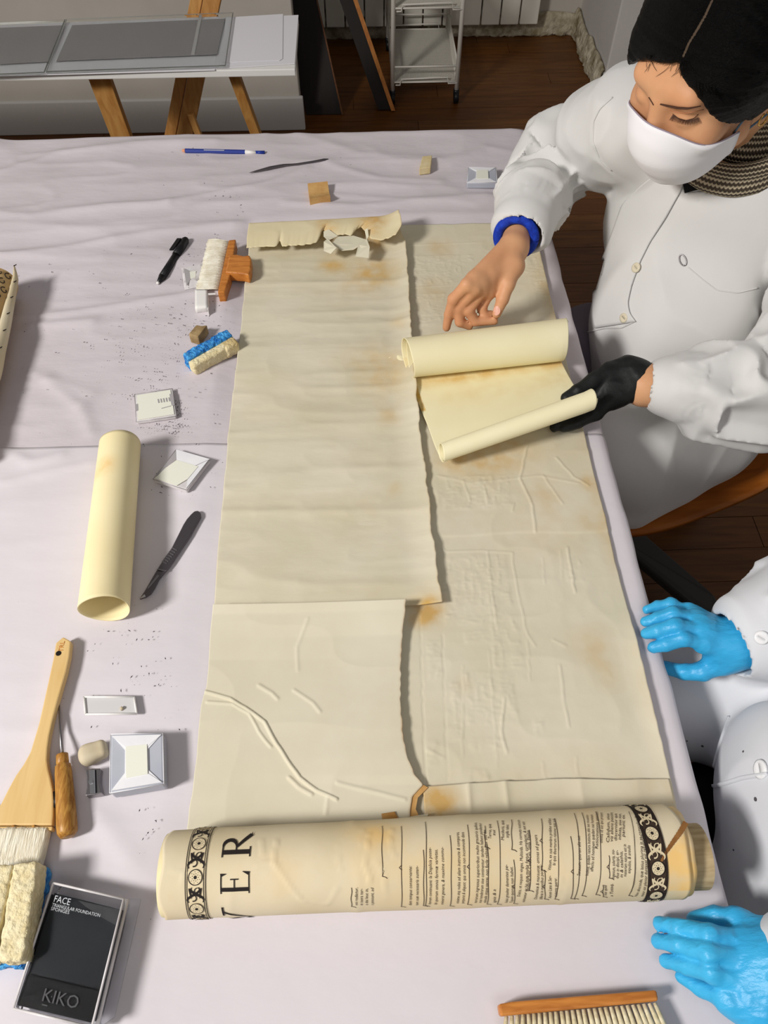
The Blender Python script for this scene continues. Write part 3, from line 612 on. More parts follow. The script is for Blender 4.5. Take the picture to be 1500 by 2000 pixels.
for k in range(7):
    r1 = rc - .0018*k; x1 = RL + .0085 - .0012*((k*5) % 3)
    mb.tube([RA + RAX*(.02+.001*k) - RE2*.004 + RE1*.004, RB + RAX*(x1-RL) - RE2*.004 + RE1*.005], r1, 40, k == 6)
mb.make('inner_roll', M['core'], mp_, True)
mb = MB()
for k in range(4): mb.tube([RA + RAX*(-.001+.0018*k), RA + RAX*.05], r_l - .0014 - .0022*k, 40, False)
mb.make('inner_roll_edge', M['cream'], mp_, True)

def text_meshes(items):                      # (body, shear) -> vertices in em units, faces
    obs = []
    for body, shear in items:
        c = bpy.data.curves.new('lettering', 'FONT'); c.body = body; c.size = 1; c.shear = shear; c.resolution_u = 2; c.fill_mode = 'FRONT'
        o = bpy.data.objects.new('lettering', c); COL.objects.link(o); obs.append(o)
    bpy.context.view_layer.update(); dg = bpy.context.evaluated_depsgraph_get(); out = []
    for o in obs:
        e = o.evaluated_get(dg); me = e.to_mesh(); V = np.array([v.co[:] for v in me.vertices]).reshape(-1, 3)
        out.append((V, [list(p.vertices) for p in me.polygons])); e.to_mesh_clear()
    for o in obs: c = o.data; bpy.data.objects.remove(o); bpy.data.curves.remove(c)
    return out
LINES = [(693,1768,1734,'vni rudiatur,'),(703,1768,1736,'in iuera ter-'),(713,1768,1736,'a dui leuc in,'),(724,1768,1734,'s possunt, ad'),(798,1768,1692,'dum tempus conservante:'),(811,1768,1692,'tum suæ necessaria susten-'),
 (836,1766,1656,'Iterum continuant: Ia Displicia posse-'),(848,1766,1660,'fit quorum omnis formæ varietas,'),(860,1766,1655,'vniuersi genera, & maxime commu-'),
 (890,1764,1626,'minime atq; nobis ad aliam instructe & compares,'),(900,1764,1626,'perpurat & aliquot: qua omnia non incommode dans'),
 (925,1763,1608,'terrarum ingressus superioribus multo grauioris quibus,'),(934,1763,1609,'mari tenebrarum siue continentur: tandem habent pendentur'),(943,1763,1622,'stimulis atque narrat, non facile relinquitur sed dat'),
 (953,1640,1611,'Terrea, quæ'),(961,1634,1622,'sui'),(962,1763,1738,'ignis & a'),(978,1643,1604,'Mucileris, quæ'),(987,1638,1612,'argilla tabes'),(985,1763,1690,'huius grauiter dementes pe-'),(995,1763,1694,'Topum quorum non habet.'),
 (1009,1752,1603,'Dulcis, ut nequam vinges, Multisida. Ha cornuta nostrum'),(1018,1762,1606,'animantur ex his quæ multis fœtus, complerat, & aut est'),(1027,1742,1622,'fistulati ut Felis, Canis, Leo, Simia, Elephas.'),
 (1042,1757,1632,'Domesticæ & mansuetæ: omnes ad genera'),(1053,1757,1690,'Efferæ in montibus pecora:'),(1069,1702,1600,'Vitisum, ex suis membra probitur exhibet'),(1078,1692,1600,'bi quis disertorum ratione suas iudi-'),(1070,1755,1712,'Aurum Læte & Ser-'),(1081,1752,1716,'vi monte querer.'),
 (1126,1712,1633,'Sensuum: quorum aliis suo'),(1142,1712,1592,'Intimis, quidam natura instinctu aliis suo mouentur'),(1151,1704,1592,'affectu ad hominem quædam sua hominem'),(1161,1660,1587,'Ratiocinationis omnium'),(1170,1648,1588,'omnis id est ipsi prosunt'),
 (1183,1648,1590,'Calidum, siue'),(1190,1646,1588,'vis aliena passim'),(1198,1644,1590,'discernitur qua'),(1206,1642,1590,'infinita, siue non,'),(1213,1636,1592,'pariunt; ex.'),
 (1193,1718,1660,'ingenium, solertia, mo-'),(1201,1718,1662,'dius in discipl. er-'),(1209,1716,1664,'in & calathis,'),(1216,1714,1650,'materiam natura est in'),(1224,1708,1652,'expulsis, & ansulis'),(1178,1750,1730,'nisi quid'),(1190,1752,1728,'a Totaq,'),
 (1237,1752,1594,'Non absconda, quæ latius plurima in se comprehendit.'),(1249,1752,1630,'maior est plenior duntaxat est refugienda.')]
tm = text_meshes([(b, .28) for *_, b in LINES]); mb = MB()
for (xp, ya, yb, body), (V, F) in zip(LINES, tm):
    xa, sa = roll_at(xp, ya); xb, sb = roll_at(xp, yb); wdt = V[:,0].max() + 1e-6; hgt = .0043
    mb.add(printpt(xa + (xb-xa)*V[:,0]/wdt + .0024 - V[:,1]*hgt*.95, sa + (sb-sa)*V[:,0]/wdt, .0011), F)
stuff(mb.make('printed_text', M['ink2'], mp_))
def stroke(mb, pts, wd, off=.0011):          # an inked line lying on the roll; pts are (x, s)
    q = np.array(pts, float); T = np.gradient(q, axis=0); T /= np.linalg.norm(T, axis=1)[:,None] + 1e-12; Nn = np.stack([-T[:,1], T[:,0]], 1)
    ww = np.asarray(wd)*np.ones(len(q)); A = q + Nn*ww[:,None]/2; B = q - Nn*ww[:,None]/2; n = len(q)
    V = printpt(np.r_[A[:,0], B[:,0]], np.r_[A[:,1], B[:,1]], off); mb.add(V, [[i, i+1, n+i+1, n+i] for i in range(n-1)])
mb = MB()
for xp, ya, yb in [(746,1614,1712),(783,1614,1770),(830,1606,1768),(686,1734,1770),(878,1632,1768),(912,1612,1765),(946,1614,1655),(950,1650,1765),(970,1604,1765),(998,1602,1660),(1002,1680,1764),(1032,1622,1740),(1056,1600,1700),(1062,1700,1756),(1082,1600,1756),(1113,1634,1755),(1120,1589,1755),(1135,1588,1750),(1162,1586,1748),(1188,1672,1716),(1226,1586,1750),(1176,1730,1752),(826,1660,1768)]:
    xa, sa = roll_at(xp, ya); xb, sb = roll_at(xp, yb); t = np.linspace(0, 1, 24); stroke(mb, np.stack([xa + (xb-xa)*t + .0004*np.sin(t*9), sa + (sb-sa)*t], 1), .00055)
    stroke(mb, [(xb-.0002, sb), (xb+.003, sb-.0008), (xb+.0045, sb-.002)], .0006); 
    if (xp % 3) == 0: xm, sm = (xa+xb)/2, (sa+sb)/2; stroke(mb, [(xm, sm-.002), (xm-.0024, sm), (xm, sm+.002)], .0006)
stuff(mb.make('ruled_lines', M['ink2'], mp_))
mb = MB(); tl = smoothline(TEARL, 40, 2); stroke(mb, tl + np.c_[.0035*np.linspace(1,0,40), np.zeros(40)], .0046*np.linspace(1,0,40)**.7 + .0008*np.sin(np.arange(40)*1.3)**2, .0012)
mb.make('tear_shade', mat('tear_shadow_paper', (124,82,40), .9, (150,104,56), 60), mp_)  # dark strip laid on the roll, the tear's shade painted as colour
# the two ornamental bands
def band(xp, ground, dark):
    xc = roll_at(xp, 1690)[0]; hw = .0090; g = MB(); k = MB(); lt = MB(); sr = np.linspace(-.03, .155, 130)
    stroke(g, np.stack([xc + 0*sr, sr], 1), 2*hw, .0010)
    for o_ in (-hw, hw, -hw+.0016, hw-.0016): stroke(k, np.stack([xc+o_+0*sr, sr], 1), .0006, .0014)
    ring = lambda m_, c, r, wd, off: stroke(m_, [(c[0]+r*math.cos(a), c[1]+r*math.sin(a)) for a in np.linspace(0, 2*math.pi, 25)], wd, off)
    pitch_ = .0285
    for i in range(6):
        c = (xc, -.018 + i*pitch_ + (.010 if xp < 800 else .004)); r = .0061
        stroke(lt, [(c[0]-r, c[1]), (c[0]+r, c[1])], 0, .0018)
        n_ = 22; V = printpt(np.array([c[0]] + [c[0]+r*math.cos(2*math.pi*j/n_) for j in range(n_)]), np.array([c[1]] + [c[1]+r*math.sin(2*math.pi*j/n_) for j in range(n_)]), .0016)
        lt.add(V, [[0, j+1, (j+1) % n_ + 1] for j in range(n_)]); ring(k, c, r, .0007, .0019); ring(k, c, .0008, .0012, .0019)
        for q in range(9):
            a = q*.7; stroke(k, [(c[0]+.0028*math.cos(a)-.0003, c[1]+.0028*math.sin(a)), (c[0]+.0028*math.cos(a)+.0003, c[1]+.0028*math.sin(a))], .0005, .0019)
            stroke(k, [(c[0]+.0044*math.cos(a+.3)-.0003, c[1]+.0044*math.sin(a+.3)), (c[0]+.0044*math.cos(a+.3)+.0003, c[1]+.0044*math.sin(a+.3))], .0004, .0019)
        m_ = c[1] + pitch_/2; ky = lt if dark else k
        for sg in (-1, 1):                   # leaf scrolls between the roundels
            t = np.linspace(0, 1, 16)
            stroke(ky, np.stack([xc + sg*(.0062 - .0085*t + .003*np.sin(t*6)), m_ - .0072 + .0135*t], 1), .0006 + .0016*np.sin(t*math.pi), .0016)
            stroke(ky, np.stack([xc + sg*(.0020 + .0028*np.cos(t*5)), m_ + sg*.003 + .0028*np.sin(t*5)], 1), .0004 + .0008*t, .0017)
            stroke(ky, np.stack([xc + sg*(.0058 - .002*t), m_ + .0055 - .009*t*t], 1), .0005 + .0012*np.sin(t*math.pi), .0017)
    b = g.make('border_band', M['ink2' if dark else 'band'], mp_); lt.make('band_roundels', M['band'], b); k.make('band_lines', M['ink'], b)
band(383, None, False); band(1283, None, True)
# large capitals, set sideways
def glyph(mb, strokes, x_base, s0, hgt, wid):  # letter space: a to the right along the roll's girth, b upwards (towards the left end)
    for pts, wd in strokes: q = np.array(pts); stroke(mb, np.stack([x_base - q[:,1]*hgt, s0 + q[:,0]*wid], 1), np.asarray(wd)*wid, .0013)
def line2(a, b, n=8): t = np.linspace(0, 1, n)[:,None]; return (np.array(a)*(1-t) + np.array(b)*t).tolist()
CE = [(line2((.2,0),(.2,1)), .17), (line2((.02,.02),(.85,.02)), .05), (line2((.02,.98),(.8,.98)), .05), (line2((.2,.52),(.62,.52)), .05), (line2((.84,.0),(.93,.24)), np.linspace(.16,.02,8)), (line2((.79,1.),(.84,.8)), np.linspace(.14,.02,8)), (line2((.62,.38),(.62,.66)), .05)]
CR_ = [(line2((.2,0),(.2,1)), .17), (line2((.02,.02),(.4,.02)), .05), (line2((.02,.98),(.45,.98)), .05), ([(.42+.28*math.sin(a), .745+.235*math.cos(a)) for a in np.linspace(0, math.pi, 14)], .06+.11*np.sin(np.linspace(0, math.pi, 14))), (line2((.2,.51),(.42,.51)), .05), (line2((.4,.5),(.95,.02)), np.linspace(.1,.17,8)), (line2((.88,.02),(1.1,.01)), np.linspace(.06,.01,8))]
CV = [(line2((.05,1),(.5,0)), .17), (line2((.95,1),(.5,0)), .06), (line2((.76,.98),(1.14,.98)), .05)]
mb = MB(); xb = roll_at(487, 1720)[0]
for gl, ya, yb in ((CE,1745,1699),(CR_,1676,1632),(CV,1808,1766)):
    s0, s1 = roll_at(460, min(ya,1768))[1], roll_at(460, yb)[1]
    if ya > 1768: s1 = s1 - .007; s0 = s1 - .034
    glyph(mb, gl, xb, s0, xb - roll_at(430, 1720)[0], s1 - s0)
mb.make('large_capitals', M['ink'], mp_)

# the lifted strip of the sheet, rolled at both ends, one end held in the gloved hand
def lift_sheet():
    nu, V, st_ = 150, [], []
    c1L, c1R, c2L, c2R = P(861, 884, .782), P(1160, 779, .822), P(796, 700, .792), P(1106, 664, .7945)
    for i in range(nu):
        u = i/(nu-1); c1 = c1L*(1-u) + c1R*u; c2 = c2L*(1-u) + c2R*u; r1 = .0135 + .0015*u; r2 = .0305 + .0022*u
        e = c2 - c1; e[2] = 0; L = np.linalg.norm(e); e = e/L; up = np.array([0,0,1.]); row = []; sr = []
        for a in np.linspace(-90-500, -90, 60):
            k = 1 - .22*(-90-a)/500; row.append(c1 + r1*k*(math.cos(math.radians(a))*e + math.sin(math.radians(a))*up)); sr.append(0.)
        p, q = c1 - r1*up, c2 - r2*up
        for t in np.linspace(.02, .98, 60):
            row.append(p*(1-t) + q*t - up*.004*math.sin(t*math.pi) + up*.0015*vnoise(np.array([u*3, t*4, 1]), 3)); sr.append(.65*max(0, min(1, (t-.76)/.10))*(.4+.6*vnoise(np.array([u*5, t*9, 1]), 4)) + (.9 if u < .03 and t > .55 else .0) + .3*max(0, min(1, (t-.3)/.3))*vnoise(np.array([u*3, t*6, 7]), 9))
        for a in np.linspace(-90, -90+520, 80):
            k = 1 - .13*(a+90)/520; row.append(c2 + r2*k*(math.cos(math.radians(a))*e + math.sin(math.radians(a))*up)); sr.append(.25 if a < -40 else 0.)
        V.append(row); st_.append(sr)
    V = np.array(V); nn = V.shape[1]
    V[..., :] += (RC[:,0]*0)[None,None]
    jag = .004*(n2(np.arange(nn)*.02, np.zeros(nn), 3, 1, 5)-.5) + .006*np.clip((np.arange(nn)-150)/50., 0, 1); V[:10] += (jag[None,:,None]*RAX[None,None])*np.linspace(1, 0, 10)[:,None,None]
    jr = .012*(n2(np.arange(nn)*.015, np.zeros(nn), 3, 1, 8)-.5); V[-10:] += (jr[None,:,None]*RAX[None,None])*np.linspace(0, 1, 10)[:,None,None]
    o = thick(link('lifted_strip', V.reshape(-1,3), gridfaces(nn, nu), M['thin'], mp_, True), .0005, 0); o['label'] = 'cream strip lifted off the sheet and curled into two rolls'
    setattr_float(o, 'stain', np.array(st_).ravel())
lift_sheet()
torn_flap([(786,668),(772,690),(748,706),(770,704),(788,704)], [.762,.76,.757,.7575,.762], 'thin')

# loose cream tube
tb = thing('paper_tube', 'hollow rolled cream paper tube lying alone on the white cover paper', 'tube', P(210, 1000))
a, b = P(235, 866, TZ+.0265), P(203, 1190, TZ+.0285); ax = (b-a)/np.linalg.norm(b-a); e1 = np.cross(ax, [0,0,1.]); e1 /= np.linalg.norm(e1); e2 = np.cross(e1, ax)
nv, na = 60, 120; V = []
for j in range(nv):
    t = j/(nv-1); c = a*(1-t) + b*t; r = .0268 + .0022*t
    for i in range(na):
        an = math.radians(-100 + 560*i/(na-1)); k = 1 - .03*i/(na-1); V.append(c + r*k*(math.cos(an)*e1 + math.sin(an)*e2) + ax*(.0015*math.sin(an*2) if j in (0, nv-1) else 0))
o = thick(link('rolled_sheet', V, gridfaces(na, nv), M['cream'], tb, True), .0004)
VV = np.array(V); setattr_float(o, 'stain', stain_at(VV[:,0], VV[:,1], [(P(205,915,.80), .014, .8)]) + .1*n2(VV[:,0], VV[:,1], 30, 20, 4))

# printed roll at the left edge
lr = thing('second_scroll', 'browned printed roll cut by the left picture edge, its free edge lifted', 'scroll', P(-40, 680))
rr_ = .031; b_, a_ = P(-5, 552, TZ+.032), P(-110, 900, TZ+.032); d_ = (b_-a_)/np.linalg.norm(b_-a_); mb = MB()
for k in range(6): mb.tube([a_, b_ - d_*(.004*((k*2) % 3))], rr_ - .0022*k, 44, k == 5)
mb.make('roll_layers', M['aged_roll'], lr, True)
fo, fi = [P(29,520,.800), P(37,545,.792), P(22,640,.786), P(2,742,.778), P(-40,880,.770)], [P(25,523,.802), P(20,556,.794), P(4,640,.788), P(-16,740,.780), P(-60,870,.772)]
fo, fi = smoothline(fo, 40, 1), smoothline(fi, 40, 1); V = []; sd = np.cross(d_, [0,0,1.]); sd = sd/np.linalg.norm(sd)
for k in range(40): fi[k] = b_ + (a_-b_)*((fi[k]-b_)@(a_-b_))/((a_-b_)@(a_-b_)) + (rr_+.0006)*(.93*sd + .37*np.array([0,0,1.]))
for k in range(40):
    for q in range(5): u = q/4; V.append(fi[k]*(1-u) + fo[k]*u + [0,0,.004*math.sin(u*3.1) + .0015*vnoise(np.array([k*.3, u*2, 1]), 3)])
thick(link('lifted_edge', V, gridfaces(5, 40), M['roll'], lr, True), .0007, 0)
mb = MB(); e1 = unit_ = np.cross(d_, [0,0,1.]); e1 = e1/np.linalg.norm(e1)
for k in range(4):                           # printed border scrolls near its end
    for ang in (35, 62, 90, 118):
        an = math.radians(ang + (k % 2)*12); n_ = math.cos(an)*e1 + math.sin(an)*np.array([0,0,1.]); cc = b_ - d_*(.010 + .017*k) + n_*(rr_+.0004); u_ = np.cross(n_, d_)
        mb.tube([cc + .0062*(1-.08*t)*(math.cos(t)*d_ + math.sin(t)*u_) for t in np.linspace(0, 5.6, 16)], .0007, 5)
stuff(mb.make('print_ornament', M['ink'], lr))
mb = MB()
for k in range(9):
    p_ = fi[4*k]*.45 + fo[4*k]*.55 + [0,0,.0048]; mb.beam(p_, p_ + [.004,.003,0], (0,.0011,0), .0003)
stuff(mb.make('print_marks', M['ink'], lr))

# ================================================================== tools and scraps on the cover paper
def local_uv(c4):                            # bilinear map over four corners
    c4 = [np.array(p) for p in c4]
    return lambda u, v: (c4[0]*(1-u) + c4[1]*u)*(1-v) + (c4[3]*(1-u) + c4[2]*u)*v
def base_of(pix): x, y = np.mean(np.array(pix), 0); return P(x, y)
# coloured pencil with a brush-like eraser end
t = thing('eraser_pencil', 'navy blue eraser pencil with white ferrule near the far table edge', 'pencil', P(435, 297))
z = TZ+.0035
def rod(name, a, b, r, m, par, n=6, z=z, r2=None):
    mb = MB(); mb.tube([P(*a, z), P(*b, z)], [r, r if r2 is None else r2], n); return mb.make(name, M[m], par, n > 8)
rod('barrel', (362,294.5), (479,297), .0042, 'navy', t); rod('tip', (362,294.5), (356,294), .0040, 'pinktip', t, 10, r2=.0022)
rod('ferrule', (479,297), (500,298), .0040, 'white', t, 12, r2=.0026); rod('brush_end', (499,297.5), (517,298), .0030, 'navy', t, 10, r2=.0036)
mb = MB(); p_, q_ = P(398, 292.8, z+.0042), P(438, 293.6, z+.0042); mb.beam(p_, q_, (0,.0008,.0), .0003); mb.make('printed_line', M['grey_print'], t)
# slim steel spatula
t = thing('spatula', 'slim dark steel spatula lying near the far table edge', 'spatula', P(565, 325))
pts = interp([P(x, y, TZ+.0042) for x, y in [(487,337.5),(505,333),(530,327),(555,322.5),(580,320.5),(610,316),(641,310.5)]], np.linspace(0, 1, 40))
rs = np.interp(np.linspace(0, 1, 40), [0,.08,.25,.42,.55,.8,.95,1], [.0006,.0022,.0042,.0040,.0026,.0030,.0036,.0014])
mb = MB(); mb.tube(pts, list(rs), 10, flat=.45); mb.make('blade_and_handle', M['dark_steel'], t, True)
# erasers
o = pprism([(825,305),(844,303),(841,326),(819,329)], TZ+.014, r=.0012).make('eraser', M['eraser_cream']); tag(o, 'small cream eraser block left of the far wrapped weight', 'eraser')
mb = MB(); c4 = [P(601,361,TZ+.014), P(640,357,TZ+.014), P(645,384,TZ+.014), P(605,391,TZ+.014)]; f_ = local_uv(c4); n_ = 9; Vt = []
for j in range(n_):
    for i in (0, 1): Vt.append(f_(i, j/(n_-1)) + [0, 0, -.003 + .006*abs(2*j/(n_-1)-1)**1.6 - .0016*math.sin(j/(n_-1)*math.pi)])
Vb = [np.array([v[0], v[1], TZ-.001]) for v in Vt]; Fq = [[2*j, 2*j+1, 2*j+3, 2*j+2] for j in range(n_-1)]; N_ = 2*n_
Fq += [[N_+a for a in f[::-1]] for f in Fq[:n_-1]] + [[2*j, 2*j+2, N_+2*j+2, N_+2*j] for j in range(n_-1)] + [[2*j+1, N_+2*j+1, N_+2*j+3, 2*j+3] for j in range(n_-1)] + [[0, N_, N_+1, 1], [N_-2, N_-1, 2*N_-1, 2*N_-2]]
mb.add(Vt + Vb, Fq); tag(mb.make('eraser', M['eraser']), 'tan eraser block with a hollowed top in front of the spatula', 'eraser')
# wrapped glass weights
def weight(c4, h, label, folds=True, body='tissue_blue', mode=0):
    w_ = thing('wrapped_weight', label, 'weight', base_of(c4)); z1 = TZ+h
    pprism(c4, z1, r=min(.002, h*.3)).make('glass_block', M[body], w_)
    f_ = local_uv([P(x, y, z1+.0003) for x, y in c4])
    def panel(uv, m, lift=.0006, name='tissue_fold', dz=0.):
        mb = MB(); mb.prism([f_(*p) + [0,0,lift+dz*i] for i, p in enumerate(uv)], [0,0,-.0006], 0); mb.make(name, M[m], w_)
    e = .03
    if mode == 0:
        panel([(e,.03),(1-e,.03),(.72,.30),(.72,.70),(1-e,.97),(e,.97),(.28,.70),(.28,.30)], 'tissue', .0007)
        panel([(e,.05),(.5,.42),(.97,.04)], 'tissue', .0012); panel([(e,.97),(.5,.60),(.97,.97)], 'tissue', .0013)
        panel([(.30,.24),(.70,.22),(.71,.78),(.31,.80)], 'label', .0019, 'paper_label')
    elif mode == 1:
        panel([(.0,.0),(1,.0),(.74,.33),(.26,.36)], 'tissue', .0006); panel([(.22,.30),(.86,.30),(.84,.72),(.70,.98),(.04,.97),(.10,.62)], 'label', .0012, 'paper_label')
        panel([(.02,.04),(.20,.28),(.10,.62),(.02,.9)], 'film_grey', .0005); panel([(.98,.04),(.80,.30),(.84,.72),(.97,.96)], 'tissue', .0005)
    else:
        panel([(.06,.06),(.94,.04),(.96,.92),(.05,.95)], 'label', .0006, 'paper_label'); panel([(.0,.38),(.07,.38),(.07,.62),(.0,.62)], 'film_grey', .0010); panel([(.9,.2),(1,.18),(1,.62),(.92,.62)], 'film_grey', .001)
        for q in range(5): panel([(.58+.07*q,.32),(.61+.07*q,.32),(.62+.07*q,.46),(.59+.07*q,.46)], 'film_grey', .0012, 'faint_mark')
        panel([(.66,.66),(.9,.62),(.9,.64),(.66,.68)], 'film_grey', .0012, 'faint_mark')
    mb = MB()
    for i in range(4):
        a, b = P(*c4[i], z1-.0004), P(*c4[(i+1) % 4], z1-.0004); mb.tube([a, b], .0005, 5)
    mb.make('wrapped_edge', M['tissue' if mode == 0 else 'film_grey'], w_, True)
    return w_
weight([(915,327),(969,327),(971,357),(912,357)], .012, 'small tissue-wrapped glass weight beside the right sleeve at the far end')
weight([(216,1434),(318,1432),(320,1531),(214,1549)], .020, 'largest tissue-wrapped glass weight beside the pencil sharpener')
weight([(344,878),(410,897),(364,957),(299,936)], .008, 'diamond-turned wrapped glass weight between the paper tube and the map', body='packet', mode=1)
weight([(263,770),(337,759),(344,813),(266,824)], .006, 'flat clear packet with a white label above the paper tube', body='packet', mode=2)
t = thing('clear_packet', 'crumpled clear packet half under the white brush bristles', 'packet', P(378, 545)); pk = [(355,526),(402,518),(398,560),(361,568)]
nn = 22; f_ = local_uv([P(x, y) for x, y in pk]); V = []
for j in range(nn):
    for i in range(nn): p = f_(i/(nn-1), j/(nn-1)); V.append(p + [0, 0, .0014 + .0045*ridge(p[0], p[1], 50, 42, 3)**2*(1 if 0 < i < nn-1 and 0 < j < nn-1 else .3)])
thick(link('film', V, gridfaces(nn, nn), M['packet'], t), .0004, 0); MB().prism([f_(*q) + [0,0,.0062] for q in ((.1,.12),(.34,.3),(.36,.68),(.14,.92))], [0,0,-.001], 0).make('folded_flap', M['film_grey'], t)
MB().prism([f_(*q) + [0,0,.0062] for q in ((.34,.32),(.62,.34),(.6,.62),(.36,.66))], [0,0,-.001], 0).make('paper_label', M['label'], t)
# black marker
t = thing('marker_pen', 'black marker pen lying left of the wide white brush', 'pen', P(335, 510)); z = TZ+.0068
rod('barrel', (317,541), (344,499), .0064, 'black_plastic', t, 16); rod('cap', (344,499), (361,471), .0072, 'black_plastic', t, 16); rod('cap_end', (361,471), (363.5,467), .0072, 'black_plastic', t, 16, r2=.005)
rod('nose', (317,541), (309,551.5), .0064, 'black_plastic', t, 14, r2=.0026); rod('writing_tip', (309,551.5), (307,554), .0026, 'white', t, 12, r2=.002)
mb = MB(); mb.beam(P(342,488,z+.002), P(357,466,z+.003), (-.0035,0,.0), .0012); V, F = mb.V, mb.F; mb2 = MB(); mb2.add([np.array(v)+[-.0062,0,0] for v in V], F); mb2.make('clip', M['black_plastic'], t)

def tufts(bar_a, bar_b, tip_a, tip_b, n, r0, r1, z0_, z1_, m, par, name='bristle_tuft', k=5, jit=.002, joined=False, cut=1.):
    allm = MB()
    for i in range(n):
        u = (i+.5)/n; a = P(*(np.array(bar_a)*(1-u) + np.array(bar_b)*u), z0_); b = P(*(np.array(tip_a)*(1-u) + np.array(tip_b)*u), z1_); b = b + RNG.normal(0, jit, 3)*[1,1,.3]
        pts = [a*(1-s_) + b*s_ + np.array([0,0,.0015*math.sin(s_*3.1)]) for s_ in np.linspace(0, 1, 6)]; rs = [r0*.8, r0, (r0+r1)/2, r1, r1*.95, r1*.6]
        mb = allm if joined else MB(); mb.tube(pts, rs, k+3, flat=.9 if not joined else 1.2)
        if not joined: mb.make(name, M[m], par, True)
    if joined: stuff(allm.make(name, M[m], par, True))
# wide brush, orange wooden handle
t = thing('wide_brush', 'wide brush with white bristles and orange wooden handle beside the map', 'brush', P(440, 530)); zb = TZ+.021
mb = pprism([(446.5,468.5),(460.5,467),(456,497),(449.5,535),(438.5,570),(425,571)], zb, r=.0018); mb.make('brush_bar', M['brush_wood'], t)
mb = MB(); mb.prism([P(x, y, zb+.0035) for x, y in [(447,497),(463,496),(476,499),(487,497),(491,505),(490,527),(486,537),(476,534),(463,533),(452,532),(440,531)]], [0,0,-.018], .003, 3); mb.make('handle', M['brush_wood'], t)
tufts((446.5,470),(426,566),(407,468),(384,567),40,.0008,.0021,TZ+.013,TZ+.011,'bristle',t,'bristles',joined=True,jit=.0006)
tufts((446,471),(427,565),(407,472),(385,563),34,.0014,.0028,TZ+.009,TZ+.007,'bristle',t,'under_bristles',joined=True,jit=.0010)
# white bent plastic tab by the bristles
t = thing('plastic_tab', 'bent white plastic tab poking out below the wide brush bristles', 'tab', P(397, 595)); V = []; nn = 14
for j in range(nn):
    v = j/(nn-1); zz = TZ + .0135 - .013*max(0, (v-.72)/.28)**1.6
    for i in range(6): u = i/5; V.append(P(381+24*u + (4*(v-.8)/.2 if v > .8 else 0)*(.6-u), 566 + 46*v - 3*u*(v > .8), zz))
thick(link('tab_sheet', V, gridfaces(6, nn), M['white'], t, True), .0012)
MB().prism([P(403,573,TZ+.0135), P(421,572,TZ+.0135), P(421,574.5,TZ+.0135), P(403,575.5,TZ+.0135)], [0,0,-.0013], 0).make('tab_arm', M['white'], t)
MB().prism([P(405,575,TZ+.0130), P(406.5,575,TZ+.0130), P(406.5,606,TZ+.0130), P(405,606,TZ+.0130)], [0,0,-.0125], 0).make('tab_side', M['white'], t)
# dirty eraser cube and the two-layer sponge
mb = pprism([(383.5,634),(394,636),(404.5,634.5),(387,657.5),(368,652)], TZ+.018, r=.0015); tag(mb.make('eraser', M['eraser_brown']), 'grubby brown eraser cube behind the blue scouring sponge', 'eraser')
def rough_block(name, pix, z1, m, par, h=.0012, amp=.0016, sc=260, k=.004, rd=.004, z0=TZ, parent_label=None):
    c4 = [P(x, y, z1) for x, y in pix]; c = sum(c4)/4; ex = (c4[1]+c4[2]-c4[0]-c4[3])/4; ey = (c4[3]+c4[2]-c4[0]-c4[1])/4
    hx, hy = np.linalg.norm(ex), np.linalg.norm(ey); X_ = ex/hx; Y_ = ey - X_*(ey@X_); hy = np.linalg.norm(Y_); Y_ /= hy; Z_ = np.cross(X_, Y_)
    b = Body(); b.box([c[0], c[1], (z0+z1)/2], [hx, hy, (z1-z0)/2], np.stack([X_, Y_, Z_]), rd, k)
    b.disp.append(lambda X, d: d - amp*(vnoise(X*sc, 3)-.5)*2 - amp*.8*(vnoise(X*sc*.4, 4)-.5)*2)
    return b.make(name, h, M[m], par)
t = thing('scouring_sponge', 'blue and cream scouring sponge with one soiled end', 'sponge', P(405, 690))
rough_block('scourer_layer', [(356,688),(440,643),(455,651),(366,703)], TZ+.027, 'blue_foam', t, amp=.0013, sc=420, z0=TZ)
rough_block('foam_layer', [(368,700),(455,652),(462,669),(374,716)], TZ+.022, 'foam', t, amp=.0007, sc=420); rough_block('soiled_end', [(430,666),(455.5,651.5),(462.5,669.5),(437,684)], TZ+.0224, 'foam_dirty', t, amp=.0007, sc=420)
# scalpel
t = thing('scalpel', 'steel scalpel with a ribbed grip lying between the tube and the map', 'scalpel', P(333, 1085))
Z1 = lambda x, y: (120 + x/3.947, 740 + y/3.947)
hd = [Z1(*q) for q in [(1000,1040),(1025,1018),(1052,1014),(1072,1030),(1074,1060),(1040,1120),(990,1210),(935,1290),(880,1372),(835,1440),(800,1482),(762,1470),(735,1472),(780,1400),(850,1300),(895,1210),(940,1120),(965,1080)]]
pprism(hd, TZ+.0045, r=.0008, seg=1).make('handle', M['dark_steel'], t)
bl = [Z1(*q) for q in [(735,1476),(798,1484),(752,1540),(722,1600),(690,1650),(650,1678),(604,1694),(640,1640),(680,1570)]]
pprism(bl, TZ+.0032, r=0).make('blade', M['dark_steel'], t)
mb = MB()
mb.prism([P(*Z1(*q), TZ+.0036) for q in [(742,1508),(755,1520),(672,1618),(660,1612)]], [0,0,-.0004], 0); mb.make('blade_slot', M['steel'], t)
mb = MB(); mb.prism([P(*Z1(*q), TZ+.0036) for q in [(604,1694),(650,1678),(640,1660)]], [0,0,-.0004], 0); mb.make('bright_tip', M['shiny'], t)
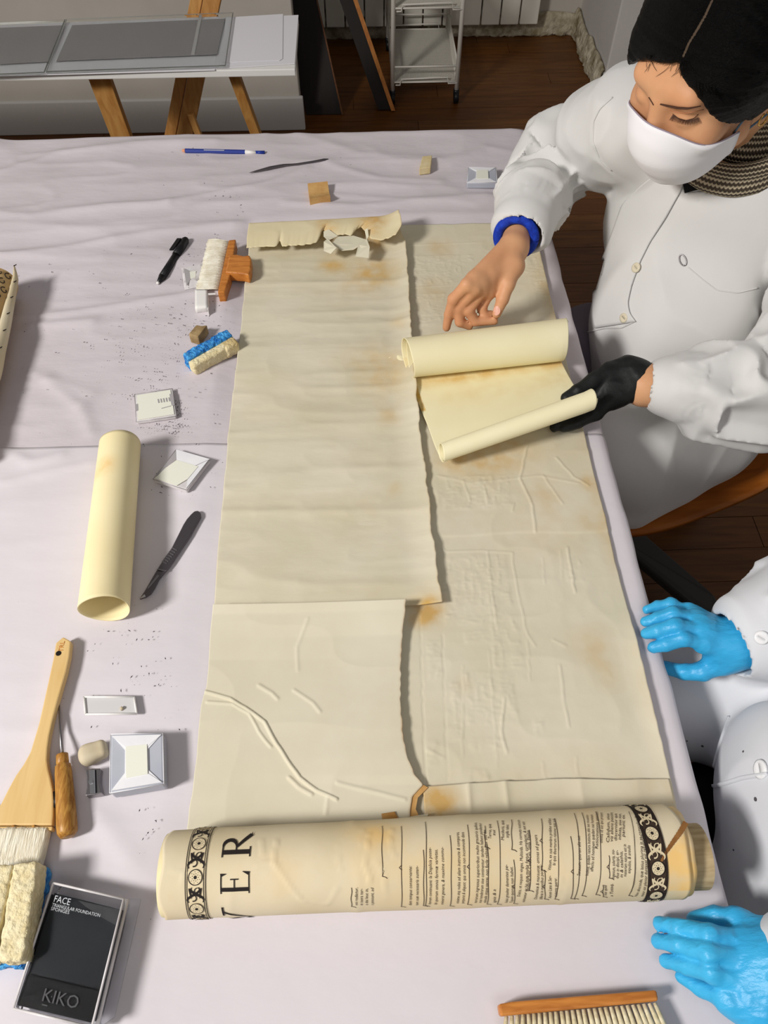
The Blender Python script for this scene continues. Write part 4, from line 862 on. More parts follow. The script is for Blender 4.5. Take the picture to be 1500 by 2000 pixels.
for q in range(7):
    u = q/6; x, y = 782 + 78*u, 1412 - 104*u; mb = MB()
    mb.prism([P(*Z1(*v), TZ+.0052) for v in [(x-8,y-6),(x-3,y-13),(x+34,y+7),(x+29,y+14)]], [0,0,-.0012], 0); mb.make('grip_rib', M['steel'], t)
mb = MB(); mb.prism([P(*Z1(*v), TZ+.005) for v in [(735,1470),(742,1462),(806,1474),(798,1483)]], [0,0,-.001], 0); mb.make('collar', M['steel'], t)
# flat hake brush
t = thing('hake_brush', 'flat pale wooden hake brush with white goat hair at the left', 'brush', P(60, 1480)); Z3 = lambda x, y: (x/3.571, 1200 + y/3.571)
zh = TZ+.0115
out = [Z3(*q) for q in [(440,155),(494,186),(484,290),(460,400),(402,600),(365,740),(341,850),(330,930),(326,1010),(335,1080),(352,1150),(366,1220),(372,1300),(370,1400),(364,1470),(-300,1470),(-250,1380),(-80,1330),(0,1330),(55,1220),(110,1120),(160,1050),(210,960),(240,860),(270,760),(315,560),(350,400),(372,300),(388,198)]]
pprism(out, zh, TZ+.002, r=.0016).make('handle', M['pale_wood'], t)
pprism([Z3(*q) for q in [(366,1478),(362,1506),(-300,1506),(-300,1478)]], zh, TZ+.002, r=.001).make('ferrule_strip', M['pale_wood'], t)
mb = MB(); mb.disc(P(*Z3(408,272), zh+.0001), (0,0,1), .0031, .0006, 20); mb.make('hanging_hole', M['dark_wood'], t)
for x in (92, 232):
    mb = MB(); mb.disc(P(*Z3(x, 1479), zh+.0002), (0,0,1), .0014, .001, 10); mb.make('stitch', M['awl_wood'], t)
(V, F), = text_meshes([('TRL', 0)]); p0, p1 = P(*Z3(430,262), zh+.0004), P(*Z3(446,186), zh+.0004); e_ = p1-p0; L_ = np.linalg.norm(e_); e_ /= L_; n_ = np.array([-e_[1], e_[0], 0]); wd_ = V[:,0].max()
link('stamped_letters', [p0 + e_*(v[0]/wd_*L_) + n_*(v[1]*.0075) - n_*.001 for v in V], F, M['brush_wood'], t)
hb = Body(); a_, b_, c_ = P(*Z3(355,1500), TZ+.009), P(*Z3(-320,1500), TZ+.009), P(*Z3(-320,1720), TZ+.008)
ex = (a_-b_)/np.linalg.norm(a_-b_); ey = np.array([-ex[1], ex[0], 0]); hx, hy = np.linalg.norm(a_-b_)/2, .021
hb.box((a_+b_)/2 - ey*(hy-.002) + [0,0,-.001], [hx, hy, .0062], np.stack([ex, ey, [0,0,1]]), .005, .004)
hb.disp.append(lambda X, d: d - .0014*(ridge((X-a_)@ex, (X-a_)@ey, 420, 18, 3)-.5) + .007*np.clip(-((X-a_)@ey + .026)/.014, 0, 1)*n2((X-a_)@ex, X[:,0]*0, 130, 1, 6))
hb.make('hair', .0012, M['hake_hair'], t)
# bradawl
t = thing('bradawl', 'steel awl with a turned wooden handle right of the hake brush', 'awl', P(128, 1550)); za = TZ+.0105
mb = MB(); mb.tube([P(114.5,1362,TZ+.003), P(118,1420,TZ+.0055), P(121.5,1476,za)], [.0006,.0015,.0020], 10); mb.make('spike', M['steel'], t, True)
hp = [(121.2,1474),(121.6,1478),(122.2,1490),(122.4,1492),(122.8,1495),(124,1510),(126.5,1545),(129,1585),(130.5,1612),(131.5,1626),(132.2,1634)]
mb = MB(); mb.tube([P(x, y, za-.0005) for x, y in hp], [.0062,.0062,.0064,.0055,.0078,.0086,.0092,.0098,.0102,.0098,.0070], 22); mb.make('handle', M['awl_wood'], t, True)
t = thing('bulldog_clip', 'small black metal clip half under the hake brush', 'clip', P(109, 1562))
mb = MB(); mb.tube([P(108,1548,TZ+.006), P(110,1578,TZ+.006)], .0045, 12); mb.make('barrel', M['black_plastic'], t, True)
mb = MB(); mb.tube([P(109,1556,TZ+.0105), P(110,1571,TZ+.0105)], .0012, 8); mb.make('spring_wire', M['shiny'], t, True)
# white card block with a crumb
t = thing('card_tray', 'shallow white card tray holding a crumb above the beige eraser', 'tray', P(215, 1380)); cc = [(164,1361),(262,1361),(267,1394),(167,1395)]
pprism(cc, TZ+.003, r=.0008).make('tray_floor', mat('tray_grey', (206,204,204), .7), t)
for i in range(4):
    a, b = P(*cc[i], TZ+.004), P(*cc[(i+1) % 4], TZ+.004); mb = MB(); mb.tube([a, b], .0012, 6); mb.make('tray_rim', M['white'], t, True)
mb = MB(); mb.tube([P(235,1386,TZ+.0045), P(240,1382,TZ+.0045)], [.0018,.0022], 8); mb.make('crumb', M['eraser_beige'], t, True)
b = Body(); c_ = P(185, 1469, TZ+.008); b.box(c_, [.0135, .0095, .0085], _rz(.35).T, .0055, .004); b.ell(c_ + [-.006,-.003,.0], [.0095,.0095,.0085], k=.008)
tag(b.make('eraser', .0011, M['eraser_beige']), 'rounded beige eraser beside the pencil sharpener', 'eraser')
# pencil sharpener
t = thing('pencil_sharpener', 'small metal wedge pencil sharpener below the beige eraser', 'sharpener', P(182, 1527))
pprism([(166,1503),(180,1500.5),(196,1500.5),(194,1512),(193.5,1528),(199,1549),(184,1552),(167,1554),(169.5,1540),(169,1520)], TZ+.011, r=.0008).make('body', M['steel'], t)
pprism([(172.5,1503.5),(184.5,1502.5),(186,1550),(175,1551)], TZ+.0122, TZ+.0108, r=.0003, seg=1).make('blade', M['shiny'], t)
pprism([(184.5,1504),(188,1504),(189.5,1548),(186,1549)], TZ+.0113, TZ+.0108, r=0).make('slot', M['black_plastic'], t)
mb = MB(); mb.disc(P(177.5,1527,TZ+.0128), (0,0,1), .0022, .0018, 14); mb.make('screw', M['shiny'], t); 
# two-bar foam sponge at the left edge
t = thing('foam_sponge', 'cream foam sponge on a blue scourer, cut by the left picture edge', 'sponge', P(20, 1790))
rough_block('scourer_layer', [(-70,1695),(82,1692),(62,1888),(-80,1892)], TZ+.016, 'blue_foam', t, amp=.002)
rough_block('foam_bar', [(15,1686),(70,1680),(52,1874),(2,1880)], TZ+.042, 'foam', t, amp=.0009, sc=330, z0=TZ+.014)
rough_block('foam_bar', [(-56,1688),(11,1688),(-2,1880),(-64,1884)], TZ+.042, 'foam', t, amp=.0009, sc=330, z0=TZ+.014)
# clear box of make-up sponges
t = thing('sponge_box', 'clear plastic box with a black insert and white lettering at the lower left', 'box', P(140, 1870)); zk = TZ+.026
Z4 = lambda x, y: (x/3.571, 1620 + y/3.571)
fr_ = [Z4(*q) for q in [(372,374),(862,486),(640,1380),(92,1250)]]
fk = local_uv([P(x, y, zk) for x, y in fr_])
mb = MB(); mb.prism([fk(*q) for q in ((0,0),(1,0),(1,1),(0,1))], [0,0,-.026], .003, 3); V, F = mb.V, mb.F; link('case', V, F, M['clear'], t)
def kpanel(uv, m, z, name, h=.001): return MB().prism([fk(*q) + [0,0,z-.004] for q in uv], [0,0,-h], 0).make(name, M[m], t)
kpanel([(.04,.075),(.96,.085),(.97,.955),(.03,.955)], 'black_box', .0, 'insert', .018)
kpanel([(.035,.735),(.985,.735),(.97,.97),(.03,.97)], 'black_card', .0025, 'label_band')
kpanel([(.38,.09),(.98,.09),(.985,.22),(.80,.19),(.50,.125)], 'dim_print_glare', .0006, 'film_glare', .0003)  # grey panel: a reflection on the film painted as flat colour
mb = MB()
for a_, b_ in (((0,0),(1,0)), ((1,0),(1,1)), ((1,1),(0,1)), ((0,1),(0,0))): mb.tube([fk(*a_), fk(*b_)], .0011, 8)
mb.make('case_rim', M['packet'], t, True)
MB().prism([P(x, y, TZ+.009) for x, y in [Z4(890,482), Z4(984,484), Z4(800,1310), Z4(660,1400)]], [0,0,-.0012], .0004, 1).make('flange', M['clear'], t)
mb = MB(); mb.tube([P(*Z4(884,486), TZ+.0125), P(*Z4(664,1390), TZ+.0125)], .0028, 10); mb.make('flange_fold', M['packet'], t, True)
def ktext(body, u0, v0, width, hgt, m, name):
    (V, F), = text_meshes([(body, 0)]); wd_ = V[:,0].max(); ev = fk(.5,.6) - fk(.5,.5); ev = -ev/np.linalg.norm(ev)
    o_ = fk(u0, v0); eu = fk(u0+.1, v0) - o_; eu /= np.linalg.norm(eu)
    link(name, [o_ + [0,0,-.0008+.001] + eu*(v[0]/wd_*width) + ev*(v[1]*hgt) for v in V], F, M[m], t)
ktext('FACE', .075, .148, .0165, .0080, 'grey_print', 'lettering'); ktext('TRIANGULAR FOUNDATION', .075, .186, .048, .0040, 'grey_print', 'lettering'); ktext('SPONGES', .075, .218, .0185, .0040, 'grey_print', 'lettering')
ktext('KIKO', .30, .90, .034, .014, 'dim_print_glare', 'logo')
mb = MB(); mb.beam(fk(.33,.925)+[0,0,.0003], fk(.40,.925)+[0,0,.0003], (0,.0005,0), .0002); mb.make('logo_bar', M['dim_print_glare'], t)
# brush at the lower edge
t = thing('bench_brush', 'straw-bristled bench brush with a varnished bar at the bottom edge', 'brush', P(1130, 1985)); zb = TZ+.017
MB().prism([P(x, y, zb) for x, y in [(974,1961),(1000,1956),(1283,1933),(1287,1955),(978,1985)]], [0,0,-.015], .0022, 3).make('brush_bar', M['brush_wood'], t)
tufts((984,1985),(1284,1958),(976,2090),(1330,2070),28,.0021,.0036,TZ+.011,TZ+.006,'bristle2',t,jit=.0012)
# crumbs rubbed off by the erasers
mb = MB()
def crumb(x, y, r):
    p = P(x, y, TZ+.0022) if x < 480 else P(x, y, TZ+.0006); a = random.random()*6.28; e = np.array([math.cos(a), math.sin(a), 0])*r*random.uniform(1, 2.2); f = np.array([-math.sin(a), math.cos(a), 0])*r*.6
    mb.add([p-e, p+f, p+e, p-f, p+[0,0,r*.8]], [[0,1,4],[1,2,4],[2,3,4],[3,0,4],[3,2,1,0]])
for cx, cy, sx_, sy_, n in ((330,650,90,60,150),(385,530,26,40,90),(300,740,60,40,80),(345,800,8,26,70),(315,835,26,7,50),(520,385,90,22,80),(420,310,160,20,30),(250,1300,70,70,60),(300,1600,60,80,26),(330,930,60,40,40),(200,560,110,60,70),(380,640,24,22,60),(150,700,120,90,50)):
    for _ in range(n):
        x, y = random.gauss(cx, sx_), random.gauss(cy, sy_)
        if 2 < x < 470 or (y < 430 and x < 1000): crumb(x, y, random.choice((.0004,.0005,.0006,.0009,.0012))*1.0)
o = tag(stuff(mb.make('eraser_crumbs', M['speck'])), 'scattered dark eraser crumbs on the white cover paper', 'crumbs')

# ================================================================== people
def unit(v): v = np.array(v, float); return v/np.linalg.norm(v)
def raycaster(objs):
    bv = []
    for o in objs:
        off = np.zeros(3); q = o
        while q is not None: off += np.array(q.location); q = q.parent
        me = o.data; bv.append(BVHTree.FromPolygons([tuple(np.array(v.co)+off) for v in me.vertices], [tuple(p.vertices) for p in me.polygons]))
    def hit(x, y):
        d = ray(x, y); dn = d/np.linalg.norm(d); best = None
        for b in bv:
            l, n, i, t = b.ray_cast(Vector(CAM), Vector(dn))
            if l is not None and (best is None or t < best[2]): best = (np.array(l), np.array(n), t)
        if best is None: return None
        n = best[1] if best[1]@dn < 0 else -best[1]
        return best[0], n
    return hit
def ribbon(hit, name, pix, r, m, par, lift=.0, n=40, flat_=.6, seg=6):
    pts = []
    for x, y in smoothline(pix, n, 1):
        h = hit(x, y)
        if h is not None: pts.append(h[0] + h[1]*lift)
    if len(pts) < 3: return None
    mb = MB(); mb.tube(pts, r, seg, flat=flat_); return mb.make(name, M[m], par, True)
def patch(hit, name, left, right, off, th, m, par, nu=26, nv=50):
    L_, R_ = smoothline(left, nv, 1), smoothline(right, nv, 1); V = []; last = None
    for j in range(nv):
        for i in range(nu):
            q = L_[j] + (R_[j]-L_[j])*i/(nu-1); h = hit(*q)
            if h is None: V.append(last if last is not None else D(q[0], q[1], 1.1)); continue
            last = h[0] + h[1]*off; V.append(last)
    V = np.array(V).reshape(nv, nu, 3)
    for _ in range(3): V[1:-1,1:-1] = (V[:-2,1:-1]+V[2:,1:-1]+V[1:-1,:-2]+V[1:-1,2:]+4*V[1:-1,1:-1])/8
    return thick(link(name, V.reshape(-1,3), gridfaces(nu, nv), M[m], par, True), th, 0)
def px3(*l): return [P(*q) for q in l]
def add_hand(b, J, rf=.0078, rp=.0092, kk=.0025, web=.45):
    W = J['W']; mc = [J[k][0] for k in 'imrp']
    for i, m_ in enumerate(mc):
        w_ = W + (m_ - sum(mc)/4)*.35
        b.cap(w_, m_, rp*1.55, rp, .010)
        if i: b.cap(m_*.85 + W*.15, mc[i-1]*.85 + W*.15, rp*.95, rp*.95, .008)
    for k in 'imrp':
        f = 1. if k in 'mi' else (.96 if k == 'r' else .86); j = J[k]
        for a, c, ra, rb in ((0,1,1.10,1.02), (1,2,1.0,.92), (2,3,.92,.74)): b.cap(j[a], j[c], rf*ra*f, rf*rb*f, kk if a == 0 else .002)
        b.ell(j[1], [rf*1.08*f]*3, k=.003)
    j = J['t']; b.cap(W, j[0], rp*1.5, rf*1.75, .012); b.cap(j[0], j[1], rf*1.7, rf*1.3, .008); b.cap(j[1], j[2], rf*1.25, rf*1.12, .004); b.cap(j[2], j[3], rf*1.12, rf*.84, .003)
    b.cap(j[0], j[0]*(1-web) + mc[0]*web, rf*1.35, rf*.95, .012)
def sleeve_folds(pts, amp, lam, seed, jitter=1.6):
    pts = [np.array(p) for p in pts]
    def f(X, d):
        best = np.full(len(X), 9.); T = np.zeros(len(X)); acc = 0; A = np.zeros((len(X), 3))
        for a, b in zip(pts[:-1], pts[1:]):
            ab = b-a; L = np.linalg.norm(ab); h = np.clip((X-a)@ab/(L*L), 0, 1); q = X - a - h[:,None]*ab; e = np.linalg.norm(q, axis=1); k = e < best
            best[k] = e[k]; T[k] = acc + h[k]*L; A[k] = q[k]/(e[k,None]+1e-6); acc += L
        fade = np.clip((acc - T)/.07, 0, 1); k = best < .12; c = np.zeros((len(X), 3)); c[:,0] = T/lam; c[:,1:] = A[:,1:]*jitter; w1 = vnoise(c + vnoise(X*9, seed+1)[:,None]*.9, seed); w1 = 1 - np.abs(2*w1-1)
        return d - np.clip((.098-best)/.028, 0, 1)*fade*amp*(w1**2.2 - .25)
    return f
def cloth_noise(amp, sc, seed, p=2.): 
    def f(X, d): q = X*np.array(sc); q = q + vnoise(X*5, seed+5)[:,None]*1.2; return d - amp*((1-np.abs(2*vnoise(q, seed)-1))**p - .3)
    return f

# ------------------------------------------------------------------ the seated woman lifting the strip
NB = np.array([.555, 1.07, .985]); LA = unit([.80, -.60, -.04]); FA = unit([-.58, -.76, -.22]); FA = unit(FA - LA*(FA@LA)); UA = np.cross(LA, FA); UA = -UA if UA[2] < 0 else UA
TR_ = np.stack([LA, FA, UA])
SR, ER, WR = D(1240, 238, 1.14), D(1085, 308, 1.33), P(1003, 484, .868)
SL = NB + LA*.185 - UA*.02; EL, WL = P(1492, 775, .79), P(1258, 752, .795)
nas = D(1283, 203, .93); tv = unit(CAM - nas); rv = unit(RC[:,0] - tv*(RC[:,0]@tv)); uv_ = np.cross(tv, rv)
vw = lambda a: unit(a[0]*rv + a[1]*uv_ + a[2]*tv)
HF = vw((-.62, -.583, .52)); HU = vw((-.08, .71, .70)); HU = unit(HU - HF*(HU@HF)); HLt = np.cross(HU, HF)
if HLt@rv < 0: HLt = -HLt
HL_ = -np.cross(HF, HU) if (np.cross(HF, HU)@rv) < 0 else np.cross(HF, HU); HR = np.stack([HL_, HF, HU]); HO = nas - .094*HF - .012*HU
def hp_(l, f, u): return HO + l*HL_ + f*HF + u*HU
body = Body()
body.ell(hp_(0,-.012,.032), [.074,.096,.086], HR, .02).ell(hp_(0,.034,-.028), [.062,.060,.086], HR, .03)
for sg in (-1, 1):
    body.cap(hp_(sg*.046,.012,-.068), hp_(sg*.008,.072,-.102), .024, .020, .02).ell(hp_(sg*.040,.062,-.030), [.026,.024,.026], HR, .02)
body.cap(hp_(-.036,.077,.026), hp_(.036,.077,.026), .013, k=.018)
for sg in (-1, 1): body.ell(hp_(sg*.031,.104,.002), [.019,.013,.012], HR, .012, True)
for sg in (-1, 1): body.ell(hp_(sg*.031,.0755,-.003), [.0165,.0145,.0135], HR, .004).ell(hp_(sg*.0765,-.010,-.014), [.007,.017,.030], HR, .006)
body.cap(hp_(0,.089,.010), hp_(0,.1015,-.034), .0085, .0110, .012)
body.cap(hp_(0,-.028,-.05), NB + UA*.0, .052, .055, .03)
body.ell(NB - UA*.15, [.14,.085,.17], TR_, .05).ell(np.array([.56,1.0,.68]), [.10,.08,.12], TR_, .05).cap(SR, SL, .04, k=.05)
body.chain([SR, ER, WR], [.042,.034,.0175], .02); body.chain([SL, EL, WL], [.042,.036,.026], .02)
body.cap([.62,.98,.595], [.48,.855,.59], .055, .05, .04).cap([.56,1.02,.59], [.52,.99,.57], .05, .045, .04)
RH = dict(W=WR, i=px3((912,556,.864),(886,584,.838),(877,614,.812),(872,640,.790)), m=px3((928,564,.856),(896,602,.822),(898,629,.802),(917,637,.793)),
          r=px3((942,568,.846),(915,606,.820),(928,628,.803),(966,627,.803)), p=px3((956,572,.838),(941,602,.816),(945,615,.808),(962,613,.806)), t=px3((1003,520,.862),(992,555,.850),(982,584,.834),(970,613,.816)))
add_hand(body, RH, .0082, .0100, .003); body.cap(WR, P(1012,440,.870), .0185, .021, .008)
LH = dict(W=P(1238,745,.795), i=px3((1182,738,.800),(1150,752,.800),(1126,766,.796),(1106,777,.792)), m=px3((1186,752,.797),(1150,775,.784),(1120,795,.778),(1096,806,.774)),
          r=px3((1190,770,.791),(1158,798,.779),(1118,820,.773),(1084,834,.768)), p=px3((1196,784,.787),(1164,808,.780),(1130,826,.774),(1100,836,.770)), t=px3((1222,722,.805),(1190,726,.808),(1160,742,.806),(1130,762,.800)))
body.cap(WL, LH['W'], .026, .024, .02)
woman = body.make('person', .0027, M['skin'])
tag(woman, 'person in white coat, face mask and scarf, seated and lifting a curled paper strip', 'person')
glb = Body(); add_hand(glb, LH, .0098, .0125, .005, .8); glb.cap(LH['W'], P(1244,742,.797), .027, .029, .012)
glb.disp.append(cloth_noise(.0016, (60,60,60), 5)); gl = glb.make('glove', .0022, M['glove_black'], woman); gl['label'] = 'black fabric glove on the left hand'
coat = Body()
coat.ell(NB - UA*.16 + FA*.03 + LA*.012, [.165,.118,.20], TR_, .05).ell(np.array([.525,.985,.70]), [.140,.118,.15], TR_, .06).ell(np.array([.575,1.0,.57]), [.15,.14,.09], TR_, .06)
coat.cap(SR, NB + LA*-.07 - UA*.03, .064, .06, .05).cap(SL, NB + LA*.07 - UA*.03, .066, .06, .05).cap(NB - UA*.07, NB - UA*.03, .09, .078, .04)
ra = [SR, D(1165,272,1.23), ER, D(1060,362,1.31), P(1036,402,.874), P(1023,436,.873)]
coat.chain(ra, [.064,.060,.057,.049,.042,.0425], .02); la = [SL, SL*.5+EL*.5 + np.array([.03,0,0]), EL, EL*.55+WL*.45, P(1330,757,.80), P(1302,755,.798)]
coat.chain(la, [.066,.062,.064,.050,.0395,.0375], .025)
coat.cap([.64,.97,.585], [.445,.825,.588], .105, .088, .06)
coat.cap([.60,.885,.525], [.465,.805,.51], .065, .055, .07).cap([.56,.83,.47], [.47,.775,.46], .022, .018, .06).cap([.66,.99,.56],[.62,.90,.54],.09,.07,.06)
coat.cut(P(1027,425,.874), P(1004,486,.869), .034, .0355)
coat.cut(P(1312,757,.799), P(1264,752,.796), .029, .0300); coat.cut(NB + UA*.05, NB - UA*.045 + FA*.075, .078, .045)
cuff_a, cuff_b = P(1018,440,.873), P(1300,756,.798)
coat.disp += [sleeve_folds(ra[:6], .024, .055, 3), sleeve_folds(la[:6], .026, .06, 8), cloth_noise(.009, (9,9,5), 21)]
def cuffs(X, d):                             # stitched cuff bands stand a little proud
    e = d.copy()
    for c, ax_, L in ((P(1023,436,.873), unit(P(1023,436,.873)-P(1036,402,.874)), .044), (P(1302,755,.798), unit(P(1302,755,.798)-P(1330,757,.80)), .038)):
        q = X - c; t = q@ax_; r = np.linalg.norm(q - t[:,None]*ax_, axis=1); k = (r < .050) & (np.abs(t + .008) < L); e[k] -= .0028
    return e
coat.disp.append(cuffs)
cto = coat.make('coat', .0034, M['coat'], woman, 2)
hit = raycaster([cto])
patch(hit, 'front_panel', [(1290,330),(1250,362),(1218,400),(1204,440),(1186,490),(1170,530),(1162,570),(1160,610),(1164,640)], [(1338,352),(1330,375),(1302,425),(1272,472),(1252,512),(1236,556),(1228,592),(1232,612),(1244,628)], .0032, .0022, 'coat', cto)
for i, (x, y, m_) in enumerate([(1243,523,'button'), (1219,621,'button')]):
    h_ = raycaster([o for o in woman.children_recursive if o.name.startswith(('front_panel','coat'))])(x, y)
    mb = MB(); mb.tube([h_[0], h_[0]+h_[1]*.0018, h_[0]+h_[1]*.0026, h_[0]+h_[1]*.0022], [.0075,.0078,.0062,.004], 20)
    for q in (-1, 1): pass
    mb.make('button', M[m_], cto, True)
for nm, pix, r in [('seam', [(1197,190),(1172,212),(1160,236),(1158,276),(1172,312),(1195,333)], .0013), ('pocket_edge', [(1344,522),(1372,546),(1400,567),(1440,572),(1480,562)], .0012),
                   ('hem_edge', [(1150,648),(1180,641),(1215,640),(1240,628)], .0022), ('collar_edge', [(1500,345),(1450,362),(1400,372),(1345,378)], .002)]:
    ribbon(hit, nm, pix, r, 'coat', cto, .0006)
patch(hit, 'dark_neckline', [(1331,338),(1334,352),(1336,364),(1338,376)], [(1420,350),(1395,364),(1364,370),(1339,377)], .0022, .001, 'black_soft', cto, 14, 14)
h_ = hit(1334, 508)
if h_:
    mb = MB(); n_ = h_[1]; e_ = unit(hit(1340,524)[0] - hit(1330,498)[0]); s_ = np.cross(n_, e_)
    mb.tube([h_[0] + n_*.002 + .0085*math.cos(t)*e_ + .0045*math.sin(t)*s_ for t in np.linspace(0, 2*math.pi, 24)], .0009, 6); mb.make('pen_clip', M['steel'], woman, True)
# bracelets at the right wrist
ax_ = unit(P(1012,445,.870) - P(1001,490,.868)); cb = P(1007,466,.870); e1 = unit(np.cross(ax_, [0,0,1.])); e2 = np.cross(ax_, e1)
for k, (off_, r, rt, m_) in enumerate([(-.004,.0275,.0075,'bracelet'), (-.013,.0275,.0045,'bracelet_dark')]):
    mb = MB(); mb.tube([cb + ax_*(-off_-.006*math.sin(t)*1) + r*(math.cos(t)*e1 + math.sin(t)*e2) for t in np.linspace(0, 2*math.pi, 40)], rt, 12, False); mb.make('bracelet', M[m_], woman, True)
hitb = raycaster([woman])
# nails, brow, lashes
h_ = hitb(970, 607)
if h_:
    n_ = h_[1]; a_ = unit(hitb(971,598)[0] - hitb(970,613)[0]); a_ = unit(a_ - n_*(a_@n_)); s_ = np.cross(n_, a_); V = [h_[0] + n_*.0007]
    V += [h_[0] + n_*(.0004 - .0016*abs(math.cos(t))**2) + a_*.0068*math.sin(t) + s_*.0055*math.cos(t) for t in np.linspace(0, 2*math.pi, 17)[:-1]]
    link('thumb_nail', V, [[0, i+1, (i+1) % 16 + 1] for i in range(16)], M['nail'], woman, True)
def browline(pix, r, nm, m_='brow'): return ribbon(hitb, nm, pix, r, m_, woman, .0002, 30, .4)
r_ = list(.0008 + .0026*np.sin(np.linspace(.5, 2.95, 30))**1.2)
browline([(1290,203),(1305,206),(1325,210),(1345,211),(1368,207)], r_, 'eyebrow'); browline([(1268,190),(1273,198),(1277,205)], .0012, 'eyebrow')
mb = MB()
for k in range(30):
    u = k/29; x, y = 1315 + 48*u, 224 + 11*math.sin(u*2.6) - 1*u; h_ = hitb(x, y); h2 = hitb(x + (u-.55)*7 - 1, y + 7)
    if h_ and h2: mb.tube([h_[0] + h_[1]*.0006, (h_[0]+h2[0])/2 + h_[1]*.003, h2[0] + h_[1]*.0035], [.0006,.0004,.0002], 4)
stuff(mb.make('eyelashes', M['brow'], woman)); browline([(1314,222),(1325,231),(1340,235),(1355,231),(1364,223)], .0009, 'lash_line'); browline([(1306,214),(1322,220),(1342,221),(1362,217),(1374,214)], .0006, 'eyelid_crease', 'lip')
# mask
nu, nv = 60, 34; V = []
for j in range(nv):
    b_ = j/(nv-1)
    for i in range(nu):
        a_ = -1 + 2*i/(nu-1); c_ = math.cos(a_*math.pi/2); sgn = math.sin(a_*math.pi/2)
        l = (.070 - .012*b_)*sgn; fc = np.interp(b_, [0,.2,.45,.7,1], [.1055,.1165,.1195,.1095,.088]); fs = .024 - .002*b_; f = fs + (fc-fs)*c_**.8
        uc = -.008 - .114*b_; us = -.050 - .042*b_; u = us + (uc-us)*c_**1.15; V.append(hp_(l, f, u))
V = np.array(V)
for _ in range(14):
    dd = body.ev(V); q = (V - HO)@HR.T; dirs = HF[None]*1. + HL_[None]*np.sign(q[:,:1])*np.clip(np.abs(q[:,:1])/.07, 0, 1)**2*.9 - HU[None]*.25
    dirs /= np.linalg.norm(dirs, axis=1)[:,None]; V = V + dirs*np.clip(.0028 - dd, 0, .003)[:,None]
    G = V.reshape(nv, nu, 3); G[1:-1,1:-1] = G[1:-1,1:-1]*.6 + .1*(G[:-2,1:-1]+G[2:,1:-1]+G[1:-1,:-2]+G[1:-1,2:]); G[0,1:-1] = (G[0,:-2]+2*G[0,1:-1]+G[0,2:])/4; G[-1,1:-1] = (G[-1,:-2]+2*G[-1,1:-1]+G[-1,2:])/4; V = G.reshape(-1, 3)
G = V.reshape(nv, nu, 3)
for _ in range(20): G[0,1:-1] = (G[0,:-2]+2*G[0,1:-1]+G[0,2:])/4
V = G.reshape(-1, 3)
o = thick(link('face_mask', V, gridfaces(nu, nv), M['mask'], woman, True), .0014); o['label'] = 'white cloth face mask over nose and chin'; msk = o
mb = MB(); mb.tube([V[i] + HF*.0006 + HU*.0006 for i in range(nu)], .0011, 6); mb.make('mask_edge', M['mask_edge'], msk, True)
mb = MB(); jm = int(nv*.47); mb.tube([V[jm*nu+i] + HF*.0004 for i in range(2, nu-2)], .0011, 6); mb.make('mask_seam', M['mask'], msk, True)
mb = MB(); mb.tube([hp_(.066,.030,-.05), hp_(.078,.014,-.010), hp_(.096,-.028,.034), hp_(.103,-.07,.06)], .0014, 6); mb.make('strap', M['strap'], msk, True)
mb = MB(); mb.tube([hp_(.064,.030,-.075), hp_(.066,.006,-.066), hp_(.074,-.02,-.056), hp_(.07,-.06,-.05)], .0014, 6); mb.make('strap', M['strap'], msk, True)
# hair: parted down the middle, drawn back
hr = Body(); hr.ell(hp_(0,-.018,.036), [.088,.110,.096], HR, .02).ell(hp_(.046,-.005,.018), [.046,.082,.068], HR, .03).ell(hp_(-.046,-.005,.022), [.046,.084,.068], HR, .03).ell(hp_(0,-.10,-.01), [.05,.045,.05], HR, .03)
def hairdisp(X, d):
    q = (X - HO)@HR.T; l, f, u = q[:,0], q[:,1], q[:,2]; a = np.arctan2(f+.02, u-.02)
    d = d - .0016*(ridge(a, np.abs(l), 30, 12, 3)-.5) - .0024*(ridge(a, np.abs(l), 9, 9, 4)-.5) + .003*np.exp(-((l-.016)/.004)**2)*(u > .03)
    hl = np.interp(l, [-.10,-.078,-.06,-.03,-.011,.016,.024,.033,.056,.067,.078,.10], [-.03,-.005,.028,.050,.058,.066,.056,.048,.029,.004,-.02,-.04]) - np.clip((.03-f)*1.6, 0, .12)
    e = (hl - u)*.8; h = np.maximum(.008 - np.abs(d-e), 0)/.008; return np.maximum(d, e) + h*h*.002
hr.disp.append(hairdisp); hob = hr.make('hair', .0024, M['hair'], woman)
hith = raycaster([hob, woman]); mb = MB()
for k in range(44):                          # loose strands across the brow and along the parting
    u_ = random.random(); x0 = 1262 + 170*u_; y0 = np.interp(x0, [1250,1290,1330,1350,1400,1440], [110,116,120,158,180,194]) - 6
    if k % 3 == 0: x0 = random.gauss(1332, 7); y0 = 118
    dx, dy = random.gauss(-6 if x0 < 1335 else 10, 12), random.uniform(12, 34)
    pts = [hith(x0 + dx*t*t, y0 + dy*t) for t in np.linspace(0, 1, 9)]
    if all(p is not None for p in pts):
        q = np.array([p[0] + p[1]*.0012 for p in pts])
        for _ in range(4): q[1:-1] = (q[:-2]+2*q[1:-1]+q[2:])/4
        mb.tube(q, [.00026]*8 + [.0001], 4)
stuff(mb.make('hair_strands', M['hair'], hob))
ribbon(hith, 'parting', [(1334,112),(1346,84),(1362,58),(1378,30),(1390,4),(1398,-12)], [.0011 + .0011*abs(math.sin(i*1.7)) for i in range(40)], 'scalp', hob, -.0002, 40, .35)
